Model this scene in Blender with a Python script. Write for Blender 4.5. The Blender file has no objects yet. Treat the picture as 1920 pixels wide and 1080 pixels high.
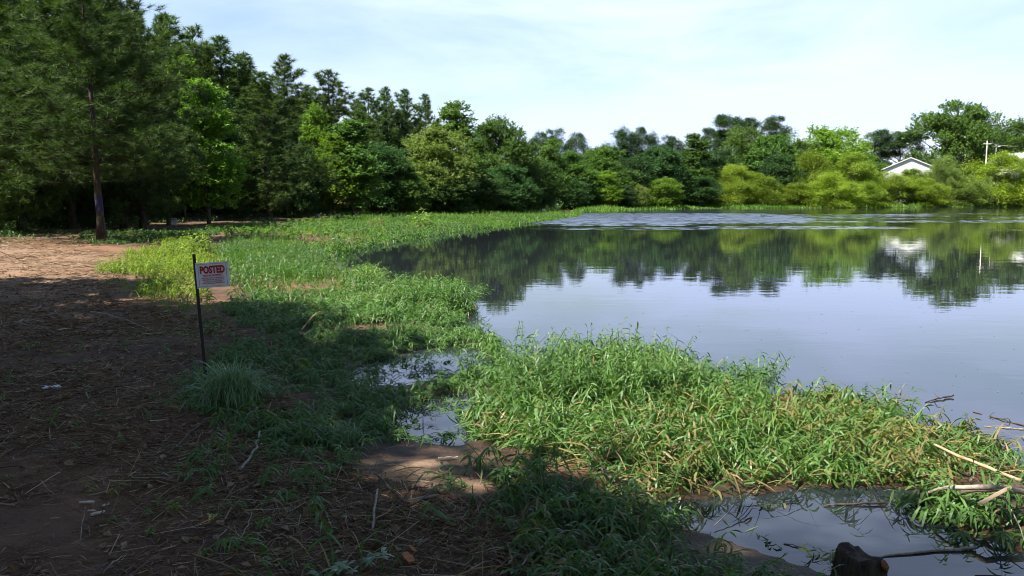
import bpy, math, random
import numpy as np
from mathutils import Vector, Matrix

scene = bpy.context.scene
R = math.radians
random.seed(11)
rng = np.random.default_rng(11)

# ------------------------------------------------------------------ camera
F_PX, HORIZON, CAM_Z = 1598.0, 372.0, 1.75          # in pixels of the 1920 x 1080 photograph
PITCH = math.atan((540 - HORIZON) / F_PX)
cam_data = bpy.data.cameras.new("camera")
cam = bpy.data.objects.new("camera", cam_data)
scene.collection.objects.link(cam)
cam.location = (0, 0, CAM_Z)
cam.rotation_euler = (math.pi / 2 - PITCH, 0, 0)
cam_data.sensor_width = 36.0
cam_data.lens = 36.0 * F_PX / 1920.0
cam_data.clip_start = 0.05
cam_data.clip_end = 5000
scene.camera = cam

# ------------------------------------------------------------------ sky, sun, exposure
SUN_EL, SUN_H = R(56), Vector((-0.80, -0.60))
to_sun = Vector((SUN_H.x * math.cos(SUN_EL), SUN_H.y * math.cos(SUN_EL), math.sin(SUN_EL)))
world = bpy.data.worlds.new("World")
scene.world = world
world.use_nodes = True
wt = world.node_tree
wt.nodes.clear()
wo = wt.nodes.new("ShaderNodeOutputWorld")
bg = wt.nodes.new("ShaderNodeBackground")
sky = wt.nodes.new("ShaderNodeTexSky")
sky.sky_type = 'NISHITA'
sky.sun_disc = False
sky.sun_elevation = SUN_EL
sky.sun_rotation = math.atan2(SUN_H.x, SUN_H.y)
sky.air_density, sky.dust_density, sky.ozone_density = 1.3, 0.4, 2.0
tc = wt.nodes.new("ShaderNodeTexCoord")
mp = wt.nodes.new("ShaderNodeMapping")
mp.inputs['Scale'].default_value = (1.6, 1.6, 7.5)
mp.inputs['Rotation'].default_value = (R(7), R(-12), R(20))
nz = wt.nodes.new("ShaderNodeTexNoise")
nz.inputs['Scale'].default_value = 1.5
nz.inputs['Detail'].default_value = 9
nz.inputs['Roughness'].default_value = 0.56
nz.inputs['Distortion'].default_value = 0.5
rp = wt.nodes.new("ShaderNodeValToRGB")
rp.color_ramp.elements[0].position = 0.34
rp.color_ramp.elements[0].color = (0.15, 0.15, 0.15, 1)
rp.color_ramp.elements[1].position = 0.60
rp.color_ramp.elements[1].color = (0.97, 0.97, 0.97, 1)
mx = wt.nodes.new("ShaderNodeMixRGB")
mx.inputs[2].default_value = (5.8, 6.9, 10.2, 1)       # thin high cloud, in the sky's own units
wt.links.new(tc.outputs['Generated'], mp.inputs[0])
wt.links.new(mp.outputs[0], nz.inputs['Vector'])
wt.links.new(nz.outputs['Fac'], rp.inputs[0])
sep = wt.nodes.new("ShaderNodeSeparateXYZ")          # the cloud veil thins out overhead
veil = wt.nodes.new("ShaderNodeMapRange")
veil.inputs[1].default_value, veil.inputs[2].default_value = 0.22, 0.68
veil.inputs[3].default_value, veil.inputs[4].default_value = 1.0, 0.12
vm = wt.nodes.new("ShaderNodeMath")
vm.operation = 'MULTIPLY'
wt.links.new(tc.outputs['Generated'], sep.inputs[0])
wt.links.new(sep.outputs['Z'], veil.inputs[0])
wt.links.new(veil.outputs[0], vm.inputs[0])
side = wt.nodes.new("ShaderNodeMapRange")              # and is thinner towards the left
side.inputs[1].default_value, side.inputs[2].default_value = -0.60, 0.10
side.inputs[3].default_value, side.inputs[4].default_value = 0.30, 1.0
vm2 = wt.nodes.new("ShaderNodeMath")
vm2.operation = 'MULTIPLY'
wt.links.new(sep.outputs['X'], side.inputs[0])
wt.links.new(side.outputs[0], vm2.inputs[0])
wt.links.new(rp.outputs[0], vm2.inputs[1])
back = wt.nodes.new("ShaderNodeMapRange")              # unseen cloud thinned behind the camera to deepen the foreground shade
back.inputs[1].default_value, back.inputs[2].default_value = -0.25, 0.35
back.inputs[3].default_value, back.inputs[4].default_value = 0.15, 1.0
vm3 = wt.nodes.new("ShaderNodeMath")
vm3.operation = 'MULTIPLY'
wt.links.new(sep.outputs['Y'], back.inputs[0])
wt.links.new(back.outputs[0], vm3.inputs[0])
wt.links.new(vm2.outputs[0], vm3.inputs[1])
wt.links.new(vm3.outputs[0], vm.inputs[1])
wt.links.new(vm.outputs[0], mx.inputs[0])
wt.links.new(sky.outputs[0], mx.inputs[1])
wt.links.new(mx.outputs[0], bg.inputs[0])
wt.links.new(bg.outputs[0], wo.inputs[0])
bg.inputs[1].default_value = 0.052

sun_data = bpy.data.lights.new("sun", 'SUN')
sun_data.energy = 5.0
sun_data.angle = R(0.53)
sun_data.color = (1.0, 0.95, 0.86)
sun = bpy.data.objects.new("sun", sun_data)
scene.collection.objects.link(sun)
sun.rotation_euler = (-to_sun).to_track_quat('-Z', 'Y').to_euler()
sun.location = (-40, -30, 70)

scene.view_settings.view_transform = 'Standard'
scene.view_settings.look = 'None'
scene.view_settings.gamma = 1.0
scene.view_settings.exposure = 1.65
cy = scene.cycles
cy.use_denoising = True
cy.filter_width = 1.0
cy.max_bounces = 7
cy.diffuse_bounces = 3
cy.glossy_bounces = 3
cy.transmission_bounces = 4
cy.caustics_reflective = False
cy.caustics_refractive = False

# ------------------------------------------------------------------ pixel -> place
def ray(px, py):
    u, v = (px - 960) / F_PX, (540 - py) / F_PX
    c, s = math.cos(PITCH), math.sin(PITCH)
    return np.array([u, c + v * s, -s + v * c])

def at(px, py, z=0.0):
    d = ray(px, py)
    t = (z - CAM_Z) / d[2]
    return np.array([d[0] * t, d[1] * t, z])

def at_depth(px, py, y):
    d = ray(px, py)
    t = y / d[1]
    return np.array([d[0] * t, y, CAM_Z + d[2] * t])

def poly(pts, z=0.0):
    return np.array([at(a, b, z)[:2] for a, b in pts])

def inside(P, pg):
    x, y = P[:, 0], P[:, 1]
    res = np.zeros(len(P), bool)
    n = len(pg)
    for i in range(n):
        x0, y0 = pg[i]
        x1, y1 = pg[(i + 1) % n]
        if y0 == y1:
            continue
        c = (y0 > y) != (y1 > y)
        res ^= c & (x < (x1 - x0) * (y - y0) / (y1 - y0) + x0)
    return res

def sdist(P, pg):
    best = np.full(len(P), 1e9)
    n = len(pg)
    for i in range(n):
        a, b = pg[i], pg[(i + 1) % n]
        ab = b - a
        t = np.clip(((P - a) @ ab) / max(ab @ ab, 1e-9), 0, 1)
        d = P - (a + t[:, None] * ab)
        best = np.minimum(best, (d * d).sum(1))
    best = np.sqrt(best)
    return np.where(inside(P, pg), -best, best)

def vnoise(P, scale, seed=0):
    """cheap smooth value noise in 0..1 on (N,2) points"""
    q = P * scale + seed * 17.31
    i = np.floor(q).astype(np.int64)
    f = q - i
    f = f * f * (3 - 2 * f)
    def h(ix, iy):
        n = (ix * 374761393 + iy * 668265263 + seed * 1442695) & 0x7fffffff
        n = ((n ^ (n >> 13)) * 1274126177) & 0x7fffffff
        return ((n ^ (n >> 16)) & 0xffff) / 65535.0
    a, b = h(i[:, 0], i[:, 1]), h(i[:, 0] + 1, i[:, 1])
    c, d = h(i[:, 0], i[:, 1] + 1), h(i[:, 0] + 1, i[:, 1] + 1)
    return (a * (1 - f[:, 0]) + b * f[:, 0]) * (1 - f[:, 1]) + (c * (1 - f[:, 0]) + d * f[:, 0]) * f[:, 1]

# ------------------------------------------------------------------ shorelines
far_shore = [(1092, 398.5), (1130, 397), (1200, 394), (1330, 391.5), (1480, 390.5), (1700, 389), (1920, 387.5), (2150, 386.5)]
near_shore = [(2300, 905), (2000, 885), (1908, 872), (1898, 858), (1880, 846), (1820, 818), (1740, 797), (1650, 776), (1570, 760),
              (1490, 742), (1400, 728), (1300, 710), (1200, 697), (1100, 697), (1010, 706), (950, 716), (905, 712),
              (880, 690), (925, 668), (935, 652), (905, 632), (880, 622), (842, 606), (836, 590), (888, 582), (886, 566),
              (835, 560), (770, 560), (718, 556), (728, 528), (695, 512), (645, 500), (622, 484), (650, 468), (690, 456),
              (740, 448), (800, 439), (850, 431), (930, 422), (1000, 414.5), (1070, 405.5), (1088, 402)]
POND = np.concatenate([poly(far_shore), np.array([[190.0, 120.0], [120.0, 30.0], [30.0, 5.5]]), poly(near_shore)])
PUDDLE = poly([(1225, 962), (1300, 938), (1420, 930), (1500, 918), (1600, 914), (1715, 920), (1745, 955), (1800, 995), (1860, 1020),
               (1960, 1050), (2150, 1110), (1700, 1230), (1630, 1098), (1500, 1058), (1400, 1024), (1290, 988)])
PATCH_A = poly([(640, 706), (690, 676), (790, 655), (860, 648), (915, 656), (900, 696), (850, 704), (780, 718), (690, 726)])
PATCH_B = poly([(730, 800), (780, 752), (860, 738), (935, 748), (965, 778), (925, 814), (860, 834), (780, 828)])
PATCH_C = poly([(530, 590), (560, 566), (610, 556), (655, 562), (630, 588), (580, 606)])
WATERS = [POND, PUDDLE, PATCH_A, PATCH_B, PATCH_C]

def shore_sd(P):
    s = sdist(P, POND)
    near = (P[:, 1] < 25) & (P[:, 1] > -5) & (np.abs(P[:, 0]) < 14)
    if near.any():
        q = P[near]
        t = s[near]
        for w in WATERS[1:]:
            t = np.minimum(t, sdist(q, w))
        s[near] = t
    return s

def smooth(a, b, x):
    t = np.clip((x - a) / (b - a), 0, 1)
    return t * t * (3 - 2 * t)

def tz(P):
    P = np.atleast_2d(np.asarray(P, float))[:, :2]
    s = shore_sd(P)
    land = 0.15 * (1 - np.exp(-np.maximum(s, 0) / 1.8)) + 0.25 * smooth(3, 16, s) + 0.085 * np.clip(s - 15, 0, 75)
    land = land + 0.07 * (vnoise(P, 1.1, 1) - 0.5) * smooth(0.1, 1.5, s) + 0.03 * (vnoise(P, 4.0, 2) - 0.4) * smooth(0.0, 0.5, s)
    wet = -0.5 * (1 - np.exp(np.minimum(s, 0) / 1.0))
    return np.where(s > 0, land, wet)

def tz1(x, y):
    return float(tz([[x, y]])[0])

def ground(px, py):
    z = 0.1
    for _ in range(4):
        p = at(px, py, z)
        z = tz1(p[0], p[1])
    return np.array([p[0], p[1], z])

# ------------------------------------------------------------------ mesh building
class MB:
    def __init__(self):
        self.v, self.f, self.t, self.n = [], [], [], 0
    def add(self, v, f, t=0.5):
        v = np.asarray(v, np.float32).reshape(-1, 3)
        self.v.append(v)
        self.f.append(np.asarray(f, np.int32).reshape(-1, 4) + self.n)
        self.t.append(np.broadcast_to(np.asarray(t, np.float32).reshape(-1), (len(v),)) if np.ndim(t) else np.full(len(v), t, np.float32))
        self.n += len(v)
    def mesh(self, name, smooth_shade=False):
        v, f, t = np.concatenate(self.v), np.concatenate(self.f), np.concatenate(self.t)
        me = bpy.data.meshes.new(name)
        me.vertices.add(len(v))
        me.vertices.foreach_set("co", v.ravel())
        me.loops.add(f.size)
        me.loops.foreach_set("vertex_index", f.ravel())
        me.polygons.add(len(f))
        me.polygons.foreach_set("loop_start", np.arange(0, f.size, 4, dtype=np.int32))
        me.polygons.foreach_set("use_smooth", np.full(len(f), smooth_shade))
        me.update(calc_edges=True)
        a = me.attributes.new("tint", 'FLOAT', 'POINT')
        a.data.foreach_set("value", np.ascontiguousarray(t, np.float32))
        return me

def ribbons(mb, base, az, pitch, L, W, droop=0.3, nseg=3, shape='lance', tint=None, roll=0.0):
    base = np.asarray(base, float)
    N = len(base)
    if N == 0:
        return
    B = lambda a: np.broadcast_to(np.asarray(a, float), (N,))
    az, pitch, L, W, droop, roll = map(B, (az, pitch, L, W, droop, roll))
    t = np.linspace(0, 1, nseg + 1)
    if shape == 'lance':
        prof = np.maximum(np.sin(np.pi * np.clip(t * 0.92 + 0.06, 0, 1)) ** 0.8, 0.06)
    elif shape == 'blade':
        prof = np.maximum(1 - t ** 1.8, 0.05)
    else:
        prof = np.full_like(t, 1.0)
    ch, sh, cp, sp = np.cos(az), np.sin(az), np.cos(pitch), np.sin(pitch)
    d = np.stack([ch * cp, sh * cp, sp], 1)
    side = np.stack([-sh, ch, np.zeros(N)], 1)
    nrm = np.stack([-ch * sp, -sh * sp, cp], 1)
    side = side * np.cos(roll)[:, None] + nrm * np.sin(roll)[:, None]
    P = base[:, None, :] + (L[:, None] * t)[:, :, None] * d[:, None, :]
    P[:, :, 2] -= (droop * L)[:, None] * (t ** 2)[None]
    off = (W[:, None] * prof * 0.5)[:, :, None] * side[:, None, :]
    V = np.stack([P - off, P + off], 2).reshape(-1, 3)
    k = (nseg + 1) * 2
    q = np.array([[2 * i, 2 * i + 1, 2 * i + 3, 2 * i + 2] for i in range(nseg)])
    Fc = (np.arange(N)[:, None, None] * k + q[None]).reshape(-1, 4)
    if tint is None:
        tint = rng.random(N)
    mb.add(V, Fc, np.repeat(np.asarray(tint, float), k))

def kites(mb, c, u, n, L, W, tint):
    """leaf faces: a folded rhombus around centre c, along u, facing n"""
    N = len(c)
    u = u / np.maximum(np.linalg.norm(u, axis=1, keepdims=True), 1e-6)
    v = np.cross(n, u)
    v /= np.maximum(np.linalg.norm(v, axis=1, keepdims=True), 1e-6)
    w = np.cross(u, v)
    L = np.broadcast_to(L, (N,))[:, None]
    W = np.broadcast_to(W, (N,))[:, None]
    V = np.stack([c - u * L / 2, c + v * W / 2 + w * W * 0.18 - u * L * 0.05, c + u * L / 2 - w * L * 0.12, c - v * W / 2 + w * W * 0.18 - u * L * 0.05], 1)
    mb.add(V.reshape(-1, 3), np.arange(N * 4).reshape(-1, 4), np.repeat(tint, 4))

def tube(mb, pts, rad, sides=7, tint=0.5, cap=True):
    pts = np.asarray(pts, float)
    K = len(pts)
    rad = np.broadcast_to(np.asarray(rad, float), (K,))
    tan = np.gradient(pts, axis=0)
    tan /= np.maximum(np.linalg.norm(tan, axis=1, keepdims=True), 1e-9)
    ref = np.array([0.0, 0, 1]) if abs(tan[0, 2]) < 0.8 else np.array([1.0, 0, 0])
    a = np.cross(tan, ref)
    a /= np.maximum(np.linalg.norm(a, axis=1, keepdims=True), 1e-9)
    b = np.cross(tan, a)
    th = np.linspace(0, 2 * np.pi, sides, endpoint=False)
    V = pts[:, None, :] + rad[:, None, None] * (np.cos(th)[None, :, None] * a[:, None, :] + np.sin(th)[None, :, None] * b[:, None, :])
    V = V.reshape(-1, 3)
    Fc = [[i * sides + j, i * sides + (j + 1) % sides, (i + 1) * sides + (j + 1) % sides, (i + 1) * sides + j] for i in range(K - 1) for j in range(sides)]
    if cap:
        V = np.concatenate([V, pts[[0, -1]]])
        n0, n1 = K * sides, K * sides + 1
        for j in range(0, sides, 2):
            Fc.append([n0, (j + 2) % sides if j + 2 <= sides else 0, (j + 1) % sides, j])
            e = (K - 1) * sides
            Fc.append([n1, e + j, e + (j + 1) % sides, e + (j + 2) % sides])
        Fc = [q for q in Fc if len(set(q)) == 4]
    mb.add(V, Fc, tint)

def box(mb, lo, hi, M=None, tint=0.5):
    x0, y0, z0 = lo
    x1, y1, z1 = hi
    V = np.array([[x0, y0, z0], [x1, y0, z0], [x1, y1, z0], [x0, y1, z0], [x0, y0, z1], [x1, y0, z1], [x1, y1, z1], [x0, y1, z1]], float)
    if M is not None:
        V = np.array([M @ Vector(p) for p in V])
    mb.add(V, [[0, 3, 2, 1], [4, 5, 6, 7], [0, 1, 5, 4], [1, 2, 6, 5], [2, 3, 7, 6], [3, 0, 4, 7]], tint)

def link(name, me, mat, parent=None):
    o = bpy.data.objects.new(name, me)
    scene.collection.objects.link(o)
    if mat is not None and len(me.materials) == 0:
        me.materials.append(mat)
    if parent is not None:
        o.parent = parent
    return o

def build(name, mb, mat, parent=None, smooth_shade=False):
    return link(name, mb.mesh(name, smooth_shade), mat, parent)

def tag(o, label=None, cat=None, group=None, kind=None):
    if label: o['label'] = label
    if cat: o['category'] = cat
    if group: o['group'] = group
    if kind: o['kind'] = kind
    return o

def empty(name, loc, label, cat, group=None):
    o = bpy.data.objects.new(name, None)
    scene.collection.objects.link(o)
    o.location = [float(v) for v in loc]
    o.empty_display_size = 0.2
    return tag(o, label, cat, group)

# ------------------------------------------------------------------ materials
def new_mat(name):
    m = bpy.data.materials.new(name)
    m.use_nodes = True
    nt = m.node_tree
    nt.nodes.clear()
    out = nt.nodes.new("ShaderNodeOutputMaterial")
    return m, nt, out

def ramp(nt, stops):
    r = nt.nodes.new("ShaderNodeValToRGB")
    e = r.color_ramp.elements
    while len(e) < len(stops):
        e.new(0.5)
    for el, (p, c) in zip(e, stops):
        el.position = p
        el.color = (*c, 1)
    return r

def leaf_mat(name, stops, transl=0.35, rough=0.55, vary=0.25, spec=0.22):
    m, nt, out = new_mat(name)
    at_ = nt.nodes.new("ShaderNodeAttribute")
    at_.attribute_name = "tint"
    r = ramp(nt, stops)
    nt.links.new(at_.outputs['Fac'], r.inputs[0])
    oi = nt.nodes.new("ShaderNodeObjectInfo")
    hs = nt.nodes.new("ShaderNodeHueSaturation")
    mh = nt.nodes.new("ShaderNodeMapRange")
    mh.inputs[3].default_value, mh.inputs[4].default_value = 0.5 - 0.05 * vary, 0.5 + 0.05 * vary
    mv = nt.nodes.new("ShaderNodeMapRange")
    mv.inputs[3].default_value, mv.inputs[4].default_value = 1 - vary, 1 + vary
    wn = nt.nodes.new("ShaderNodeTexWhiteNoise")
    wn.noise_dimensions = '1D'
    nt.links.new(oi.outputs['Random'], mh.inputs[0])
    nt.links.new(oi.outputs['Random'], wn.inputs['W'])
    nt.links.new(wn.outputs['Value'], mv.inputs[0])
    nt.links.new(mh.outputs[0], hs.inputs['Hue'])
    nt.links.new(mv.outputs[0], hs.inputs['Value'])
    nt.links.new(r.outputs[0], hs.inputs['Color'])
    p = nt.nodes.new("ShaderNodeBsdfPrincipled")
    p.inputs['Roughness'].default_value = rough
    p.inputs['Specular IOR Level'].default_value = spec
    nt.links.new(hs.outputs[0], p.inputs['Base Color'])
    tr = nt.nodes.new("ShaderNodeBsdfTranslucent")
    warm = nt.nodes.new("ShaderNodeMixRGB")
    warm.blend_type = 'MULTIPLY'
    warm.inputs[0].default_value = 1
    warm.inputs[2].default_value = (1.05, 1.3, 0.40, 1)
    nt.links.new(hs.outputs[0], warm.inputs[1])
    nt.links.new(warm.outputs[0], tr.inputs[0])
    mix = nt.nodes.new("ShaderNodeMixShader")
    mix.inputs[0].default_value = transl
    nt.links.new(p.outputs[0], mix.inputs[1])
    nt.links.new(tr.outputs[0], mix.inputs[2])
    nt.links.new(mix.outputs[0], out.inputs[0])
    return m

def solid_mat(name, col, rough=0.8, noise=0.0, scale=20.0, col2=None, stretch=(1, 1, 1), bump=0.0, spec=0.3, metallic=0.0):
    m, nt, out = new_mat(name)
    p = nt.nodes.new("ShaderNodeBsdfPrincipled")
    p.inputs['Roughness'].default_value = rough
    p.inputs['Specular IOR Level'].default_value = spec
    p.inputs['Metallic'].default_value = metallic
    if col2 is None:
        col2 = tuple(c * (1 - noise) for c in col)
    t = nt.nodes.new("ShaderNodeTexCoord")
    mpp = nt.nodes.new("ShaderNodeMapping")
    mpp.inputs['Scale'].default_value = stretch
    n = nt.nodes.new("ShaderNodeTexNoise")
    n.inputs['Scale'].default_value = scale
    n.inputs['Detail'].default_value = 6
    n.inputs['Roughness'].default_value = 0.65
    r = ramp(nt, [(0.35, col2), (0.65, col)])
    nt.links.new(t.outputs['Object'], mpp.inputs[0])
    nt.links.new(mpp.outputs[0], n.inputs['Vector'])
    nt.links.new(n.outputs['Fac'], r.inputs[0])
    nt.links.new(r.outputs[0], p.inputs['Base Color'])
    if bump:
        b = nt.nodes.new("ShaderNodeBump")
        b.inputs['Strength'].default_value = bump
        b.inputs['Distance'].default_value = 0.02
        nt.links.new(n.outputs['Fac'], b.inputs['Height'])
        nt.links.new(b.outputs[0], p.inputs['Normal'])
    nt.links.new(p.outputs[0], out.inputs[0])
    return m

M = {}
M['pine'] = leaf_mat('pine_needles', [(0.0, (0.024, 0.048, 0.012)), (0.6, (0.054, 0.094, 0.022)), (1.0, (0.112, 0.158, 0.036))], 0.3, 0.55, 0.22, 0.2)
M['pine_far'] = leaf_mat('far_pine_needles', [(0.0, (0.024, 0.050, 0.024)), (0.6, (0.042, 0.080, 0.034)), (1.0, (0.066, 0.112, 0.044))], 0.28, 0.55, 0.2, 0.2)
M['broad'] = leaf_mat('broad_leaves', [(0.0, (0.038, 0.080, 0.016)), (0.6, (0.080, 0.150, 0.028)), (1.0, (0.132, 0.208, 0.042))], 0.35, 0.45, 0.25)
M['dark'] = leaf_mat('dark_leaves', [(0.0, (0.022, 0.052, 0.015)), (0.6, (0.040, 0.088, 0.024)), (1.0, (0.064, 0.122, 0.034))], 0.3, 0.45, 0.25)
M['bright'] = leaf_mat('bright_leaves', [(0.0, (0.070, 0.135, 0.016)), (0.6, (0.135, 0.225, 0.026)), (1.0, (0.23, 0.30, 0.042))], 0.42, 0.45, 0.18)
M['willow'] = leaf_mat('willow_leaves', [(0.0, (0.085, 0.135, 0.016)), (0.6, (0.165, 0.232, 0.026)), (1.0, (0.255, 0.312, 0.042))], 0.4, 0.5, 0.2)
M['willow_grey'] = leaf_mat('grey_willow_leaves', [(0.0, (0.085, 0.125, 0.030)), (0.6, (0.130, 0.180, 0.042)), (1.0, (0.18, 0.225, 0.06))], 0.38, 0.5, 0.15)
M['weed'] = leaf_mat('weed_leaves', [(0.0, (0.036, 0.085, 0.018)), (0.55, (0.070, 0.146, 0.029)), (0.86, (0.138, 0.218, 0.052)), (0.9, (0.18, 0.16, 0.055)), (1.0, (0.20, 0.15, 0.07))], 0.35, 0.45, 0.0, 0.35)
M['grass'] = leaf_mat('grass_blades', [(0.0, (0.050, 0.110, 0.016)), (0.6, (0.095, 0.190, 0.026)), (0.93, (0.150, 0.235, 0.035)), (1.0, (0.25, 0.21, 0.085))], 0.42, 0.5, 0.0, 0.25)
M['yellow_grass'] = leaf_mat('yellow_grass_blades', [(0.0, (0.085, 0.135, 0.016)), (0.55, (0.150, 0.215, 0.024)), (0.88, (0.21, 0.255, 0.034)), (1.0, (0.28, 0.20, 0.08))], 0.42, 0.45, 0.0)
M['droop'] = leaf_mat('blue_green_blades', [(0.0, (0.085, 0.150, 0.070)), (1.0, (0.20, 0.29, 0.15))], 0.3, 0.4, 0.0, 0.5)
M['straw'] = leaf_mat('dead_straw', [(0.0, (0.075, 0.040, 0.020)), (0.4, (0.135, 0.080, 0.042)), (0.75, (0.215, 0.145, 0.085)), (1.0, (0.36, 0.28, 0.19))], 0.1, 0.8, 0.0, 0.2)
M['dead'] = leaf_mat('dead_stems', [(0.0, (0.07, 0.05, 0.022)), (0.5, (0.15, 0.11, 0.045)), (1.0, (0.28, 0.22, 0.09))], 0.2, 0.7, 0.0, 0.25)
M['bark'] = solid_mat('pine_bark', (0.075, 0.055, 0.042), 0.9, 0.0, 6, (0.024, 0.018, 0.015), (3, 3, 0.8), 0.8)
M['bark_grey'] = solid_mat('grey_bark', (0.13, 0.115, 0.095), 0.9, 0.0, 8, (0.05, 0.043, 0.036), (3, 3, 0.8), 0.6)
M['stick'] = solid_mat('weathered_stick', (0.30, 0.26, 0.21), 0.8, 0.0, 30, (0.13, 0.10, 0.075), (1, 1, 1), 0.5)
M['stick_dark'] = solid_mat('dark_stick', (0.10, 0.07, 0.05), 0.85, 0.0, 30, (0.035, 0.025, 0.02), (1, 1, 1), 0.5)
M['tan_stick'] = solid_mat('tan_stick', (0.34, 0.26, 0.15), 0.7, 0.0, 25, (0.20, 0.14, 0.075), (1, 1, 1), 0.3)
M['plank'] = solid_mat('plank_wood', (0.38, 0.29, 0.20), 0.75, 0.0, 14, (0.23, 0.16, 0.10), (1, 12, 12), 0.4)
M['chip'] = solid_mat('pale_wood_chip', (0.52, 0.45, 0.36), 0.8, 0.0, 40, (0.32, 0.25, 0.18), (1, 4, 1), 0.3)
M['stump'] = solid_mat('stump_wood', (0.055, 0.036, 0.024), 0.85, 0.0, 14, (0.014, 0.010, 0.008), (4, 4, 1), 1.0)
M['stump_red'] = solid_mat('stump_red_wood', (0.22, 0.085, 0.04), 0.8, 0.0, 18, (0.07, 0.03, 0.018), (1, 1, 1), 0.8)
M['white'] = solid_mat('sign_white', (0.66, 0.67, 0.71), 0.45, 0.0, 12, (0.58, 0.59, 0.63))
M['red'] = solid_mat('sign_red', (0.36, 0.008, 0.014), 0.5, 0.1, 20)
M['black'] = solid_mat('black_metal', (0.016, 0.016, 0.017), 0.5, 0.3, 30)
M['border'] = solid_mat('sign_border', (0.06, 0.07, 0.11), 0.5, 0.2, 30)
M['paint_blue'] = solid_mat('blue_tree_paint', (0.022, 0.022, 0.085), 0.85, 0.0, 9, (0.03, 0.024, 0.04), (2, 2, 1), 0.5)
M['siding'] = solid_mat('white_siding', (0.66, 0.66, 0.66), 0.6, 0.10, 3)
M['roof'] = solid_mat('pale_roof', (0.62, 0.62, 0.62), 0.5, 0.15, 2)
M['glass'] = solid_mat('dark_glass', (0.03, 0.035, 0.04), 0.12, 0.1, 3, spec=0.6)
M['pole'] = solid_mat('weathered_pole', (0.58, 0.55, 0.50), 0.8, 0.25, 4)
M['paper'] = solid_mat('pale_paper', (0.52, 0.54, 0.56), 0.7, 0.15, 30)
M['leaf_litter'] = leaf_mat('dead_leaves', [(0.0, (0.085, 0.040, 0.018)), (0.6, (0.16, 0.09, 0.045)), (1.0, (0.27, 0.19, 0.12))], 0.15, 0.75, 0.0, 0.25)
M['red_leaf'] = solid_mat('orange_dead_leaf', (0.32, 0.11, 0.035), 0.7, 0.3, 30)

# ground: bare red-brown clay, needle litter, dark wet margin
def ground_mat():
    m, nt, out = new_mat('ground_soil')
    L = nt.links.new
    p = nt.nodes.new("ShaderNodeBsdfPrincipled")
    p.inputs['Specular IOR Level'].default_value = 0.25
    t = nt.nodes.new("ShaderNodeTexCoord")
    def noise(scale, detail=6, rough=0.6, dist=0.0):
        n = nt.nodes.new("ShaderNodeTexNoise")
        n.inputs['Scale'].default_value = scale
        n.inputs['Detail'].default_value = detail
        n.inputs['Roughness'].default_value = rough
        n.inputs['Distortion'].default_value = dist
        L(t.outputs['Object'], n.inputs['Vector'])
        return n
    big, mid, fine = noise(0.55, 5), noise(4.5, 7, 0.7, 0.4), noise(38, 5, 0.7)
    r1 = ramp(nt, [(0.30, (0.040, 0.026, 0.017)), (0.55, (0.105, 0.066, 0.042)), (0.8, (0.180, 0.115, 0.074))])
    L(mid.outputs['Fac'], r1.inputs[0])
    r2 = ramp(nt, [(0.35, (0.45, 0.42, 0.40)), (0.65, (1.25, 1.12, 1.02))])
    L(fine.outputs['Fac'], r2.inputs[0])
    mul = nt.nodes.new("ShaderNodeMixRGB")
    mul.blend_type = 'MULTIPLY'
    mul.inputs[0].default_value = 0.85
    L(r1.outputs[0], mul.inputs[1]); L(r2.outputs[0], mul.inputs[2])
    clay = nt.nodes.new("ShaderNodeMixRGB")
    clay.inputs[2].default_value = (0.19, 0.098, 0.053, 1)
    rb = ramp(nt, [(0.48, (0, 0, 0)), (0.62, (0.75, 0.75, 0.75))])
    L(big.outputs['Fac'], rb.inputs[0]); L(rb.outputs[0], clay.inputs[0]); L(mul.outputs[0], clay.inputs[1])
    a = nt.nodes.new("ShaderNodeAttribute"); a.attribute_name = "wet"
    wet = nt.nodes.new("ShaderNodeMixRGB")
    wet.blend_type = 'MULTIPLY'
    wet.inputs[2].default_value = (0.42, 0.40, 0.36, 1)
    L(a.outputs['Fac'], wet.inputs[0]); L(clay.outputs[0], wet.inputs[1])
    tan = nt.nodes.new("ShaderNodeMixRGB")
    tan.inputs[2].default_value = (0.23, 0.150, 0.098, 1)
    b_ = nt.nodes.new("ShaderNodeAttribute"); b_.attribute_name = "tan"
    mm = nt.nodes.new("ShaderNodeMath"); mm.operation = 'MULTIPLY'
    rr = ramp(nt, [(0.3, (0.2, 0.2, 0.2)), (0.6, (1, 1, 1))])
    L(mid.outputs['Fac'], rr.inputs[0]); L(rr.outputs[0], mm.inputs[0]); L(b_.outputs['Fac'], mm.inputs[1])
    L(mm.outputs[0], tan.inputs[0]); L(wet.outputs[0], tan.inputs[1])
    L(tan.outputs[0], p.inputs['Base Color'])
    mr = nt.nodes.new("ShaderNodeMapRange")
    mr.inputs[3].default_value, mr.inputs[4].default_value = 0.95, 0.45
    L(a.outputs['Fac'], mr.inputs[0]); L(mr.outputs[0], p.inputs['Roughness'])
    add = nt.nodes.new("ShaderNodeMath"); add.operation = 'ADD'
    L(mid.outputs['Fac'], add.inputs[0]); L(fine.outputs['Fac'], add.inputs[1])
    bp = nt.nodes.new("ShaderNodeBump")
    bp.inputs['Strength'].default_value = 0.9
    bp.inputs['Distance'].default_value = 0.03
    L(add.outputs[0], bp.inputs['Height']); L(bp.outputs[0], p.inputs['Normal'])
    L(p.outputs[0], out.inputs[0])
    return m

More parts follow.
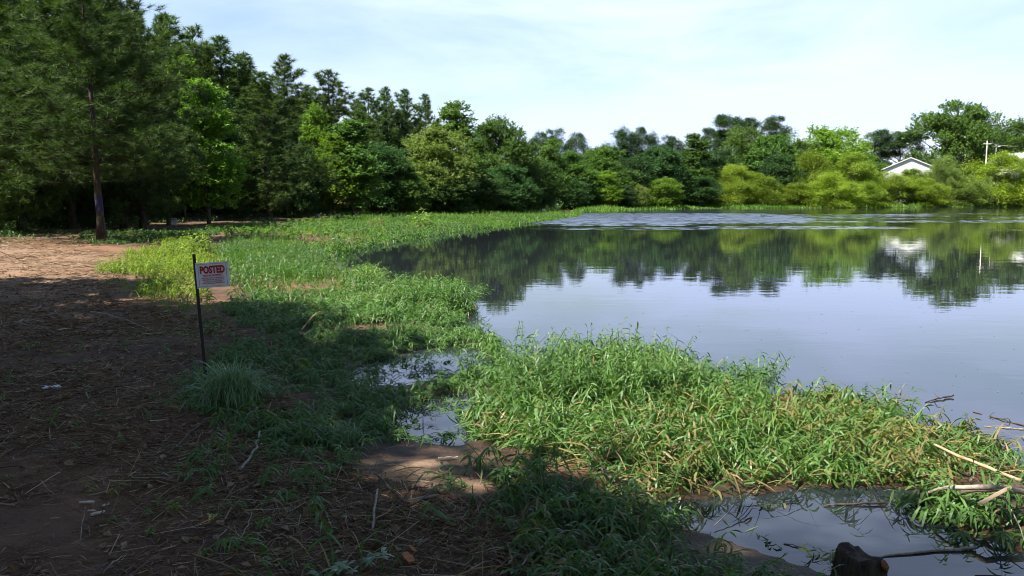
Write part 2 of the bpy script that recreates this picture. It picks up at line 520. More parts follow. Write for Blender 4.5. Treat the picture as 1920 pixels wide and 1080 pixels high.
def water_mat():
    m, nt, out = new_mat('pond_water')
    L = nt.links.new
    p = nt.nodes.new("ShaderNodeBsdfPrincipled")
    p.inputs['Base Color'].default_value = (0.013, 0.016, 0.019, 1)
    p.inputs['IOR'].default_value = 1.38
    p.inputs['Specular IOR Level'].default_value = 0.5
    t = nt.nodes.new("ShaderNodeTexCoord")
    def noise(scale, st, detail=3, rough=0.5):
        mpp = nt.nodes.new("ShaderNodeMapping")
        mpp.inputs['Scale'].default_value = st
        n = nt.nodes.new("ShaderNodeTexNoise")
        n.inputs['Scale'].default_value = scale
        n.inputs['Detail'].default_value = detail
        n.inputs['Roughness'].default_value = rough
        L(t.outputs['Object'], mpp.inputs[0]); L(mpp.outputs[0], n.inputs['Vector'])
        return n
    calm = noise(0.9, (0.6, 1.2, 1), 3)
    fine = noise(6.0, (0.7, 1.2, 1), 2)
    w = nt.nodes.new("ShaderNodeAttribute"); w.attribute_name = "wind"
    patch = noise(0.11, (0.6, 1.6, 1), 4, 0.6)
    rw = ramp(nt, [(0.36, (0.25, 0.25, 0.25)), (0.56, (1, 1, 1))])
    L(patch.outputs['Fac'], rw.inputs[0])
    wm = nt.nodes.new("ShaderNodeMath"); wm.operation = 'MULTIPLY'
    L(rw.outputs[0], wm.inputs[0]); L(w.outputs['Fac'], wm.inputs[1])
    chop = noise(3.2, (0.55, 1.3, 1), 3, 0.6)
    b1 = nt.nodes.new("ShaderNodeBump")
    b1.inputs['Strength'].default_value = 1.0
    b1.inputs['Distance'].default_value = 0.0028
    L(calm.outputs['Fac'], b1.inputs['Height'])
    b2 = nt.nodes.new("ShaderNodeBump")
    b2.inputs['Strength'].default_value = 1.0
    b2.inputs['Distance'].default_value = 0.0005
    L(fine.outputs['Fac'], b2.inputs['Height']); L(b1.outputs[0], b2.inputs['Normal'])
    b3 = nt.nodes.new("ShaderNodeBump")
    b3.inputs['Distance'].default_value = 0.03
    L(wm.outputs[0], b3.inputs['Strength']); L(chop.outputs['Fac'], b3.inputs['Height']); L(b2.outputs[0], b3.inputs['Normal'])
    L(b3.outputs[0], p.inputs['Normal'])
    mr = nt.nodes.new("ShaderNodeMapRange")
    mr.inputs[3].default_value, mr.inputs[4].default_value = 0.006, 0.16
    L(wm.outputs[0], mr.inputs[0]); L(mr.outputs[0], p.inputs['Roughness'])
    L(p.outputs[0], out.inputs[0])
    return m

# ------------------------------------------------------------------ ground and water
def polar_ground():
    front = np.linspace(R(90 - 44), R(90 + 44), 520)
    rest = np.linspace(R(90 + 44), R(360 + 90 - 44), 150)[1:-1]
    th = np.concatenate([front, rest])
    r = np.concatenate([[0.3], np.geomspace(0.9, 900, 430)])
    nt_, nr = len(th), len(r)
    X = r[:, None] * np.cos(th)[None]
    Y = r[:, None] * np.sin(th)[None]
    P = np.stack([X.ravel(), Y.ravel()], 1)
    z = tz(P)
    i, j = np.meshgrid(np.arange(nr - 1), np.arange(nt_), indexing='ij')
    a = i * nt_ + j
    b = i * nt_ + (j + 1) % nt_
    Fc = np.stack([a, a + nt_, b + nt_, b], -1).reshape(-1, 4)
    mb = MB()
    mb.add(np.column_stack([P, z]), Fc)
    # close the small hole under the camera
    c = len(P)
    ring = np.arange(0, nt_ - 1, 2)
    mb.add([[0, 0, float(z[0])]], np.zeros((0, 4), int))
    mb.f.append(np.array([[c, k, k + 1, k + 2] if k + 2 < nt_ else [c, k, k + 1, 0] for k in ring], np.int32))
    me = mb.mesh('ground', True)
    s = np.append(shore_sd(P), 5.0)
    wet = np.clip(1 - s / 0.9, 0, 1)
    tanm = inside(np.append(P, [[0, 0]], 0), poly([(655, 850), (700, 830), (800, 828), (880, 850), (930, 880), (900, 905), (760, 900), (670, 885)], 0.15)).astype(float)
    pth = poly([(-300, 450), (60, 452), (190, 462), (235, 500), (210, 545), (120, 575), (-300, 560)], 0.4)
    tanm = np.maximum(tanm, 0.75 * np.clip(0.5 - sdist(np.append(P, [[0, 0]], 0), pth), 0, 1))
    for nme, arr in (("wet", wet), ("tan", tanm)):
        at_ = me.attributes.new(nme, 'FLOAT', 'POINT')
        at_.data.foreach_set("value", arr.astype(np.float32))
    o = link('ground', me, ground_mat())
    return tag(o, 'red-brown earth bank and forest floor around the pond', 'ground', kind='structure')

def pond_water():
    xs = np.concatenate([np.linspace(-30, -8, 12), np.arange(-7.5, 75, 0.42), np.linspace(77, 260, 60)])
    ys = np.concatenate([np.linspace(-10, 40, 60), np.arange(40.1, 100, 0.075), np.linspace(101, 240, 110)])
    X, Y = np.meshgrid(xs, ys, indexing='ij')
    P = np.stack([X.ravel(), Y.ravel()], 1)
    i, j = np.meshgrid(np.arange(len(xs) - 1), np.arange(len(ys) - 1), indexing='ij')
    a = i * len(ys) + j
    Fc = np.stack([a, a + len(ys), a + len(ys) + 1, a + 1], -1).reshape(-1, 4)
    y = P[:, 1]
    ang = P[:, 0] / np.maximum(y, 1)
    edge = 62 + 9 * (vnoise(P, 0.05, 3) - 0.5)
    streak = smooth(edge - 4, edge + 3, y) * (1 - smooth(0.22, 0.42, ang + 0.12 * (vnoise(P, 0.06, 6) - 0.5)))
    band = 0.35 * smooth(44, 50, y) * smooth(0.0, 0.08, ang) * smooth(0.42, 0.62, vnoise(P * [0.25, 1.0], 0.35, 8))
    wind = np.clip(np.maximum(streak * (0.8 + 0.2 * vnoise(P, 0.25, 5)), band), 0, 1)
    # wind ripples as real little waves running with the breeze
    Q = P * [0.55, 1.0] + 0.35 * np.column_stack([vnoise(P, 0.7, 14), vnoise(P, 0.6, 15)])
    h = (vnoise(Q, 3.2, 16) - 0.5) + 0.5 * (vnoise(Q, 6.1, 17) - 0.5)
    z = 0.11 * wind * h * ((y > 41) & (y < 100))
    mb = MB()
    mb.add(np.column_stack([P, z]), Fc)
    me = mb.mesh('water', True)
    at_ = me.attributes.new("wind", 'FLOAT', 'POINT')
    at_.data.foreach_set("value", np.clip(np.maximum(wind, streak), 0, 1).astype(np.float32))
    o = link('water', me, water_mat())
    return tag(o, 'still dark pond mirroring trees and pale sky', 'water', kind='structure')

polar_ground()
pond_water()

# ------------------------------------------------------------------ tree prototypes (about 10 m tall, standing at the origin)
def unit(n):
    v = rng.normal(size=(n, 3))
    return v / np.linalg.norm(v, axis=1, keepdims=True)

def extent(cr):
    v = np.concatenate(cr.v)
    return float(np.percentile(v[:, 2], 99.7)), 2 * float(np.percentile(np.hypot(v[:, 0], v[:, 1]), 95))

def pine(H, Rm, zb, whorls, per, tufts, needles, nl, nw, prof, bare=0.0, tr=0.16, twist=0.25):
    tk, cr = MB(), MB()
    zs = np.linspace(0, H, 12)
    wob = np.column_stack([np.cumsum(rng.normal(0, 0.02, 12)), np.cumsum(rng.normal(0, 0.02, 12)), zs])
    wob[0, :2] = 0
    rad = tr * (1 - 0.93 * zs / H) + 0.06 * np.exp(-zs / 0.25) * tr / 0.16
    tube(tk, wob, rad, 9)
    tufts_p, tufts_d = [], []
    for k in range(whorls):
        t = (k + rng.uniform(-0.5, 0.5)) / (whorls - 1)
        t = min(max(t, 0), 1)
        z = zb + (H - zb) * t * 0.985
        z += 0
        c = np.array([np.interp(z, zs, wob[:, 0]), np.interp(z, zs, wob[:, 1]), z])
        a0 = rng.uniform(0, 6.28)
        n = per if t < 0.9 else max(3, per - 2)
        for b in range(n):
            if rng.random() < bare:
                continue
            az = a0 + b * 6.283 / n + rng.normal(0, 0.25)
            L = Rm * prof(t) * rng.uniform(0.42, 1.25) + 0.12
            p0 = R(5 + 50 * t ** 1.5) + rng.normal(0, 0.13)
            m = 6
            s = np.linspace(0, 1, m)
            hx, hy = np.cos(az + twist * s * rng.normal()), np.sin(az + twist * s * rng.normal())
            rise = math.sin(p0) * s - 0.08 * np.sin(s * 3.14) + rng.uniform(0.1, 0.45) * s ** 2
            pts = c + np.stack([hx * s * L * math.cos(p0), hy * s * L * math.cos(p0), rise * L], 1)
            br = max(0.008, 0.028 * tr / 0.16 * (L / Rm)) * (1 - 0.8 * s)
            tube(tk, pts, br, 4, cap=False)
            nt_ = max(2, int(tufts * (L / Rm) * rng.uniform(0.8, 1.2)))
            for q in range(nt_):
                u = 1 - rng.random() ** 1.5 * 0.72 if q else 1.0
                base = np.array([np.interp(u, s, pts[:, d]) for d in range(3)])
                dirv = np.array([math.cos(az), math.sin(az), 0.35 + 0.5 * t])
                if q:
                    side = rng.normal(0, 1, 3) * [1, 1, 0.5]
                    ext = L * 0.30 * rng.random() * (1.15 - u * 0.6)
                    sd = side / np.linalg.norm(side)
                    sd[2] = sd[2] * 0.9 + 0.25
                    base = base + sd * ext
                    dirv = dirv * 0.5 + sd + [0, 0, 0.25]
                tufts_p.append(base)
                tufts_d.append(dirv / np.linalg.norm(dirv))
    Pt, Dt = np.array(tufts_p), np.array(tufts_d)
    N = len(Pt)
    K = needles
    along = rng.random((N, K, 1)) * nl * 0.45
    d = Dt[:, None, :] * 0.55 + rng.normal(0, 0.62, (N, K, 3)) + [0, 0, 0.2]
    d /= np.linalg.norm(d, axis=2, keepdims=True)
    b = Pt[:, None, :] - Dt[:, None, :] * nl * 0.25 + Dt[:, None, :] * along
    tint = np.clip(rng.random((N, 1)) * 0.7 + rng.random((N, K)) * 0.3, 0, 1)
    b, d, tint = b.reshape(-1, 3), d.reshape(-1, 3), tint.ravel()
    n = len(b)
    ribbons(cr, b, np.arctan2(d[:, 1], d[:, 0]), np.arcsin(np.clip(d[:, 2], -1, 1)), nl * rng.uniform(0.7, 1.15, n), nw * rng.uniform(0.7, 1.2, n), 0.1, 1, 'blade', tint, rng.uniform(0, 6.28, n))
    return tk.mesh('trunk', True), cr.mesh('crown'), *extent(cr)

def broad(H, Rm, env, lobes, lr, clusters, leaves, ls, zb=0.12, style='leaf', tr=0.15, flat=0.75, up=0.4):
    """env(t): crown radius (0..1 of Rm) at relative height t; lobes of leaf clusters hang on limbs"""
    tk, cr = MB(), MB()
    zs = np.linspace(0, H * 0.93, 10)
    wob = np.column_stack([np.cumsum(rng.normal(0, 0.05, 10)), np.cumsum(rng.normal(0, 0.05, 10)), zs])
    wob[0, :2] = 0
    tube(tk, wob, tr * (1 - 0.92 * zs / H), 8)
    cs = []
    tries = 0
    while len(cs) < lobes and tries < lobes * 60:
        tries += 1
        t = rng.random()
        e = env(t)
        if rng.random() > e + 0.12:
            continue
        rr = Rm * e * (rng.random() ** 0.42) * 0.93
        th = rng.uniform(0, 6.283)
        z = H * (zb + (1 - zb) * t * 0.95)
        r = lr * rng.uniform(0.65, 1.25) * (0.65 + 0.5 * e)
        c = np.array([rr * math.cos(th), rr * math.sin(th), z])
        if any(np.linalg.norm((c - q[0]) * [1, 1, 1.2]) < 0.55 * min(r, q[1]) for q in cs):
            continue
        cs.append((c, r))
    for c, r in cs:
        z0 = max(H * zb * 0.6, c[2] - np.hypot(c[0], c[1]) * rng.uniform(0.5, 1.1) - 0.2)
        z0 = min(z0, H * 0.88)
        s0 = np.array([np.interp(z0, zs, wob[:, 0]), np.interp(z0, zs, wob[:, 1]), z0])
        mid = (s0 + c) / 2 + rng.normal(0, 0.08, 3) + [0, 0, 0.1]
        tube(tk, np.array([s0, mid, c]), np.array([0.045, 0.03, 0.012]) * tr / 0.15, 4, cap=False)
        lobe_t = rng.random()
        n = int(clusters * rng.uniform(0.8, 1.2))
        u = unit(n)
        u[:, 2] = np.where(u[:, 2] < -0.45, -u[:, 2] * 0.6, u[:, 2])
        rad = r * (0.30 + 0.55 * rng.random(n) ** 0.6)
        cc = c + u * rad[:, None] * [1, 1, flat]
        K = leaves
        spread = r * 0.26
        if style == 'leaf':     # leafy shoots growing out and up from the lobe
            sd = u * 0.75 + rng.normal(0, 0.30, (n, 3)) + [0, 0, up]
            sd /= np.linalg.norm(sd, axis=1, keepdims=True)
            sl = r * rng.uniform(0.35, 0.95, n)
            q = (np.arange(K) + 0.5) / K
            pos = cc[:, None, :] + (sl[:, None] * q[None])[:, :, None] * sd[:, None, :] + rng.normal(0, 0.45 * ls, (n, K, 3)) * (1.3 - 0.9 * q)[None, :, None]
            nr_ = u[:, None, :] * 0.5 + rng.normal(0, 0.55, (n, K, 3)) + [0, 0, 0.55]
            ax = rng.normal(0, 0.8, (n, K, 3)) + sd[:, None, :] * 0.8 - [0, 0, 0.35]
            tint = np.clip(0.40 * lobe_t + 0.15 * rng.random((n, 1)) + 0.3 * rng.random((n, K)) + 0.15 * q[None], 0, 1)
            sz = ls * rng.uniform(0.65, 1.25, n * K)
            kites(cr, pos.reshape(-1, 3), ax.reshape(-1, 3), nr_.reshape(-1, 3), sz, sz * 0.62, tint.ravel())
        else:   # feathery: long narrow leaves sprayed outward
            pos = cc[:, None, :] + rng.normal(0, spread, (n, K, 3))
            d = u[:, None, :] * 0.9 + rng.normal(0, 0.5, (n, K, 3)) + [0, 0, 0.35]
            d /= np.linalg.norm(d, axis=2, keepdims=True)
            tint = np.clip(0.45 * lobe_t + 0.25 * rng.random((n, 1)) + 0.3 * rng.random((n, K)), 0, 1).ravel()
            d = d.reshape(-1, 3)
            nn = len(d)
            ribbons(cr, pos.reshape(-1, 3), np.arctan2(d[:, 1], d[:, 0]), np.arcsin(d[:, 2]), ls * rng.uniform(0.7, 1.3, nn), ls * 0.20, 0.35, 1, 'blade', tint, rng.uniform(-1, 1, nn))
    return tk.mesh('trunk', True), cr.mesh('crown'), *extent(cr)

cone = lambda t: (0.35 + 0.65 * min(1, t * 4)) * (1 - t) ** 0.65 + 0.05
rnd = lambda t: math.sqrt(max(0.0, 1 - (1.75 * (t - 0.46)) ** 2)) * 0.97 + 0.03
wide = lambda t: min(1, 0.45 + 1.6 * t) * math.sqrt(max(0, 1 - max(0, (t - 0.42) / 0.6) ** 2)) + 0.03
dome = lambda t: math.sqrt(max(0.0, 1 - t ** 2.0)) * (0.8 + 0.2 * min(1, 4 * t))
pcone = lambda t: (min(1, 0.72 + t * 1.6)) * (1 - t) ** 0.6
ptall = lambda t: (min(1, 0.5 + t * 1.9)) * (1 - t ** 1.6) ** 0.7
pflat = lambda t: (0.35 + 0.75 * math.sin(3.1416 * min(1, t * 0.75 + 0.12)))

PROTO = {
    'front_pine': [pine(12, 3.3, 2.7, 24, 6, 30, 36, 0.30, 0.016, pcone, 0.08, 0.115)],
    'pine_full': [pine(10, 2.4, 0.6, 25, 6, 20, 26, 0.29, 0.026, pcone, 0.04, 0.13) for _ in range(2)],
    'pine_tall': [pine(12, 2.2, 1.8, 22, 6, 17, 20, 0.36, 0.038, ptall, 0.06, 0.14) for _ in range(4)],
    'pine_open': [broad(12, 2.5, rnd, 26, 0.80, 44, 12, 0.34, 0.60, 'feather', 0.17, 0.85) for _ in range(4)],
    'pine_round': [broad(12, 2.5, rnd, 50, 0.85, 40, 11, 0.34, 0.28, 'feather', 0.17, 0.95) for _ in range(3)],
    'cone_tree': [broad(10, 2.0, cone, 84, 0.70, 30, 10, 0.17, 0.12, 'leaf', 0.10, 0.9, 0.5) for _ in range(3)],
    'round_tree': [broad(10, 3.3, rnd, 96, 0.98, 32, 10, 0.22, 0.06, 'leaf', 0.15, 0.9, 0.4) for _ in range(4)],
    'willow': [broad(6, 3.2, dome, 80, 0.80, 40, 10, 0.26, 0.0, 'feather', 0.1, 0.9) for _ in range(4)],
    'wide_tree': [broad(14, 6.3, wide, 130, 1.25, 34, 13, 0.27, 0.10, 'leaf', 0.3, 0.8, 0.75)],
    'shade_tree': [broad(12, 2.6, rnd, 56, 0.95, 30, 8, 0.30, 0.46, 'leaf', 0.14, 0.9, 0.4) for _ in range(2)],
    'shrub': [broad(3, 1.5, dome, 44, 0.46, 28, 9, 0.14, 0.0, 'leaf', 0.05, 0.95, 0.5) for _ in range(2)],
}

def plant_tree(name, kind, x, y, height, width, mat, label, cat, group=None, k=None, bark=None, sink=0.05):
    P = PROTO[kind]
    tk, cr, H, W = P[(random.randrange(len(P)) if k is None else k) % len(P)]
    z = max(tz1(x, y), -0.05)
    o = empty(name, (x, y, z - sink), label, cat, group)
    sh = height / H
    sw = min(max(width / W, sh * 0.45), sh * 2.0)
    o.scale = (sw, sw, sh)
    o.rotation_euler = (random.uniform(-0.03, 0.03), random.uniform(-0.03, 0.03), random.uniform(0, 6.28))
    for nm, me, mt in (('trunk', tk, bark or (M['bark'] if 'pine' in kind else M['bark_grey'])), ('crown', cr, mat)):
        c = bpy.data.objects.new(nm, me)
        scene.collection.objects.link(c)
        c.parent = o
        if len(me.materials) == 0:
            me.materials.append(mt)
        c.material_slots[0].link = 'OBJECT'
        c.material_slots[0].material = mt
    return o

def tree_px(name, kind, px, d, top, wpx, mat, label, cat='tree', group=None, k=None):
    p = at_depth(px, top, d)
    z = max(tz1(p[0], p[1]), 0)
    return plant_tree(name, kind, p[0], d, max(1.0, p[2] - z), wpx * d / F_PX, M[mat], label, cat, group, k)

# ---- left and middle woods, listed from the left, near to far
G_L, G_M, G_F = 'pines of the wood on the left shore', 'broadleaf trees along the left shore', 'trees on the far shore'
fp = tree_px('front_pine', 'front_pine', 165, 30, -75, 400, 'pine', 'tall pine in front of the wood with a blue paint mark on its bare trunk', 'pine tree')
LEFT = [
 ('pine_tree', 'pine_full', 250, 39, 2, 150, 'pine', 'shaded pine with a bare dark trunk just right of the blue-marked pine', G_L),
 ('pine_tree', 'pine_full', 30, 40, -70, 260, 'pine', 'dark full pine at the left edge of the photo beyond the dirt path', G_L),
 ('pine_tree', 'pine_tall', 118, 50, -60, 190, 'pine', 'tall dark pine directly behind the blue-marked front pine', G_L),
 ('pine_tree', 'pine_tall', 305, 56, 26, 120, 'pine', 'tallest dark pine on the skyline above the two yellow-green maples', G_L),
 ('pine_tree', 'pine_tall', 352, 62, 48, 110, 'pine', 'dark skyline pine between the tallest pine and the forked-top pine', G_L),
 ('pine_tree', 'pine_tall', 418, 64, 68, 120, 'pine', 'dark pine with a broad ragged top rising over the yellow-green trees', G_L),
 ('pine_tree', 'pine_tall', 458, 66, 100, 90, 'pine', 'narrow dark pine tucked beside the ragged-topped skyline pine', G_L),
 ('pine_tree', 'pine_full', 497, 54, 136, 150, 'pine', 'full low-branched pine standing forward of the wood near the bank', G_L),
 ('pine_tree', 'pine_tall', 530, 72, 103, 100, 'pine', 'bluish skyline pine right behind the low-branched forward pine', G_L),
 ('pine_tree', 'pine_tall', 612, 74, 132, 100, 'pine', 'dark pine with a pointed crown standing alone against the sky', G_L),
 ('pine_tree', 'pine_tall', 690, 80, 164, 85, 'pine', 'dark pine left of the twin slim pines on the middle skyline', G_L),
 ('pine_tree', 'pine_tall', 728, 84, 164, 60, 'pine', 'left one of the twin slim pines on the middle skyline', G_L),
 ('pine_tree', 'pine_tall', 755, 84, 167, 66, 'pine', 'right one of the twin slim pines on the middle skyline', G_L),
 ('pine_tree', 'pine_tall', 797, 88, 178, 56, 'pine', 'slender pine peeking out left of the tall cone-shaped broadleaf', G_L),
 ('maple_tree', 'cone_tree', 382, 46, 148, 125, 'bright', 'yellow-green young maple on a thin bare stem beside the path', G_M),
 ('maple_tree', 'cone_tree', 335, 51, 106, 95, 'bright', 'taller yellow-green maple half hidden behind the thin-stemmed one', G_M),
 ('maple_tree', 'cone_tree', 588, 66, 196, 72, 'bright', 'slim light green tree between two dark pines of the shore wood', G_M),
 ('maple_tree', 'cone_tree', 622, 62, 252, 84, 'bright', 'light green leafy tree left of the taller shore broadleaf', G_M),
 ('maple_tree', 'cone_tree', 660, 63, 226, 100, 'broad', 'tall mid green broadleaf with leaves down to the bank', G_M),
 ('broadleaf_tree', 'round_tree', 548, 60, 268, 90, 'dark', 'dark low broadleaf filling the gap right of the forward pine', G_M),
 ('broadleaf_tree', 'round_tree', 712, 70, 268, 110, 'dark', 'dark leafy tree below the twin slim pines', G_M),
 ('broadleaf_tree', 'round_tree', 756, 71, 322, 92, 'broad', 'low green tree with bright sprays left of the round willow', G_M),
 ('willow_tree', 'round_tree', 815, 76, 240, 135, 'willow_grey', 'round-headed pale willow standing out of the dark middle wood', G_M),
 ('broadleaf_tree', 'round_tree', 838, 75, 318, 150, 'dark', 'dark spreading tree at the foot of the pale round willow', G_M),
 ('broadleaf_tree', 'cone_tree', 845, 88, 193, 105, 'broad', 'tall cone-shaped broadleaf on the skyline above the pale willow', G_M),
 ('broadleaf_tree', 'cone_tree', 880, 80, 285, 70, 'broad', 'light green pointed tree touching the right side of the pale willow', G_M),
 ('broadleaf_tree', 'cone_tree', 902, 94, 236, 62, 'broad', 'small pointed skyline tree left of the broad green dome', G_M),
 ('broadleaf_tree', 'round_tree', 932, 90, 222, 110, 'broad', 'broad green dome-shaped tree where the wood drops to the pond', G_M),
 ('broadleaf_tree', 'round_tree', 980, 94, 262, 80, 'broad', 'rounded green tree right beside the broad dome-shaped tree', G_M),
 ('broadleaf_tree', 'round_tree', 948, 84, 310, 95, 'dark', 'dark low tree overhanging the grassy spit', G_M),
 ('broadleaf_tree', 'round_tree', 1012, 98, 296, 80, 'broad', 'green tree above the root of the grassy spit', G_M),
 ('broadleaf_tree', 'round_tree', 898, 80, 322, 90, 'dark', 'dark bushy tree behind the bright tuft on the bank', G_M),
]
LEFT += [('pine_tree', 'pine_full', q, dd, tt, ww, 'pine', 'dark pine standing in the deep shade behind the blue-marked front pine', G_L) for q, dd, tt, ww in
         ((108, 38, -60, 190), (12, 35, -60, 200), (-55, 33, -60, 220), (212, 40, -20, 170), (300, 44, 30, 90))]
for n, kind, px, d, top, w, mat, lab, grp in LEFT:
    tree_px(n, kind, px, d, top, w * (1.3 if 'pine' in kind else 1.08), mat, lab, 'pine tree' if 'pine' in kind else 'tree', grp)

# ---- far shore, middle
MID = [
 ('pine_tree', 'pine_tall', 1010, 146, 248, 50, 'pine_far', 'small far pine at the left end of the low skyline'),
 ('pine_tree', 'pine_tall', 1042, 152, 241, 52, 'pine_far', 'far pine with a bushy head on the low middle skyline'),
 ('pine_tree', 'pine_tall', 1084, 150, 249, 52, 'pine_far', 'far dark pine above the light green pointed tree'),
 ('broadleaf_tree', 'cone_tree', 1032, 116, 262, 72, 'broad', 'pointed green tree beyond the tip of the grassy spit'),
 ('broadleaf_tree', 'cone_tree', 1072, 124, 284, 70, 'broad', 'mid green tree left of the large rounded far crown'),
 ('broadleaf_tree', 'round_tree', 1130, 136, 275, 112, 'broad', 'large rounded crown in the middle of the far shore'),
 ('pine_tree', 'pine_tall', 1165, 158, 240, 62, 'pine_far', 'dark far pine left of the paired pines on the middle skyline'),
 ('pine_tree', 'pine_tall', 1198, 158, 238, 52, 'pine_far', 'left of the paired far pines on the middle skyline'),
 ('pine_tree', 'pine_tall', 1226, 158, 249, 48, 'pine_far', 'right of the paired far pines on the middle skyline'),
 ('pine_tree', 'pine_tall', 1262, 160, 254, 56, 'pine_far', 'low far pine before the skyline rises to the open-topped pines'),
 ('broadleaf_tree', 'cone_tree', 1142, 127, 320, 56, 'bright', 'small yellow-green pointed tree below the large rounded crown'),
 ('broadleaf_tree', 'round_tree', 1190, 142, 292, 84, 'dark', 'dark tree right of the large rounded crown'),
 ('broadleaf_tree', 'round_tree', 1240, 148, 276, 96, 'dark', 'dark leafy tree rising behind the bright lime shrub'),
 ('lime_shrub', 'round_tree', 1246, 139, 333, 66, 'bright', 'bright lime green round shrub at the edge of the far water'),
 ('olive_shrub', 'shrub', 1200, 133, 346, 42, 'willow_grey', 'small olive grey shrub left of the bright lime shrub'),
 ('broadleaf_tree', 'round_tree', 1072, 116, 336, 94, 'dark', 'dark low tree at the shoreline behind the spit tip'),
 ('broadleaf_tree', 'round_tree', 1166, 130, 348, 70, 'dark', 'dark waterside bush under the yellow-green pointed tree'),
 ('broadleaf_tree', 'round_tree', 1312, 149, 330, 84, 'dark', 'dark waterside tree between the lime shrub and the first willow'),
 ('broadleaf_tree', 'cone_tree', 1300, 156, 252, 84, 'broad', 'mid green tree below the gap left of the open-topped pines'),
 ('broadleaf_tree', 'round_tree', 1105, 128, 318, 80, 'broad', 'green tree in front of and left of the large rounded crown'),
]
for n, kind, px, d, top, w, mat, lab in MID:
    if kind == 'pine_tall':
        kind, w = 'pine_round', w * 1.1
    tree_px(n, kind, px, d, top, w, mat, lab, 'shrub' if 'shrub' in n else ('pine tree' if 'pine' in kind else 'tree'), G_F)

# ---- far shore, right
RIGHT = [
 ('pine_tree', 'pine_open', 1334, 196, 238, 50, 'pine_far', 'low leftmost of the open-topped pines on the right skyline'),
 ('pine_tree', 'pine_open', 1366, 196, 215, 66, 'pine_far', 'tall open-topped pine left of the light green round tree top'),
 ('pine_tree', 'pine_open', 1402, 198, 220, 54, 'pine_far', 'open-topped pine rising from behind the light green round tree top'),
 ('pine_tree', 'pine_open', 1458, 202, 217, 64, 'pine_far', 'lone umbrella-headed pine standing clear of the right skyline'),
 ('broadleaf_tree', 'round_tree', 1394, 178, 237, 92, 'broad', 'light green round tree top under the open-topped pines'),
 ('broadleaf_tree', 'round_tree', 1446, 176, 254, 112, 'broad', 'mid green tree below the lone umbrella-headed pine'),
 ('broadleaf_tree', 'round_tree', 1500, 178, 264, 84, 'broad', 'green tree left of the wide light tree above the willows'),
 ('broadleaf_tree', 'round_tree', 1556, 182, 239, 140, 'bright', 'wide light green tree rising above the middle willows'),
 ('broadleaf_tree', 'round_tree', 1462, 165, 292, 86, 'dark', 'dark green tree between the two leftmost groups of willows'),
 ('broadleaf_tree', 'round_tree', 1345, 168, 280, 90, 'dark', 'dark tree directly left of the willow shore'),
 ('broadleaf_tree', 'round_tree', 1622, 190, 290, 84, 'broad', 'mid green tree left of the white gabled house'),
 ('pine_tree', 'pine_open', 1638, 212, 243, 64, 'pine_far', 'dark pine left of the small cloud behind the willows'),
 ('pine_tree', 'pine_open', 1688, 214, 246, 84, 'pine_far', 'dark pine against the left side of the big spreading tree'),
 ('spreading_tree', 'wide_tree', 1793, 205, 192, 164, 'broad', 'big spreading dark green tree towering over the right willows'),
 ('broadleaf_tree', 'round_tree', 1912, 200, 226, 90, 'broad', 'green tree cut by the right edge of the photo'),
 ('broadleaf_tree', 'round_tree', 1872, 240, 246, 120, 'dark', 'hazy green tree far behind the utility poles'),
 ('willow_tree', 'willow', 1378, 156, 308, 92, 'willow', 'leftmost yellow-green willow of the far right shore'),
 ('willow_tree', 'willow', 1420, 158, 322, 96, 'willow', 'yellow-green willow second from the left on the far right shore'),
 ('willow_tree', 'willow', 1488, 162, 330, 80, 'willow', 'yellow-green willow beside the dark green tree, right of it'),
 ('willow_tree', 'willow', 1526, 168, 284, 90, 'willow', 'tall yellow-green willow just behind the round waterside one'),
 ('willow_tree', 'willow', 1562, 160, 322, 108, 'willow', 'large round yellow-green willow leaning over the water'),
 ('willow_tree', 'willow', 1600, 172, 286, 100, 'willow', 'tall golden willow below the wide light green tree'),
 ('willow_tree', 'willow', 1626, 165, 340, 76, 'willow', 'low yellow-green willow right of the large round waterside one'),
 ('willow_tree', 'willow', 1668, 172, 322, 88, 'willow', 'yellow-green willow in front of the white gabled house'),
 ('willow_tree', 'willow', 1709, 177, 316, 80, 'willow', 'willow whose top cuts across the white gabled wall'),
 ('willow_tree', 'willow', 1757, 178, 300, 62, 'willow_grey', 'olive willow hiding the right side of the white gabled house'),
 ('willow_tree', 'willow', 1736, 172, 334, 88, 'willow', 'yellow-green willow right below the white gabled house'),
 ('willow_tree', 'willow', 1772, 180, 294, 70, 'willow_grey', 'slim olive willow in front of the big spreading tree trunk'),
 ('willow_tree', 'willow', 1812, 178, 328, 84, 'willow_grey', 'grey-green willow between the slim olive one and the golden giant'),
 ('willow_tree', 'willow', 1868, 184, 286, 130, 'willow', 'giant golden willow under the two utility poles'),
 ('willow_tree', 'willow', 1925, 186, 300, 100, 'willow', 'golden willow cut off by the right edge of the photo'),
]
for n, kind, px, d, top, w, mat, lab in RIGHT:
    tree_px(n, kind, px, d, top, w, mat, lab, 'pine tree' if 'pine' in kind else 'tree', 'willows on the far right shore' if 'willow' in n else G_F)

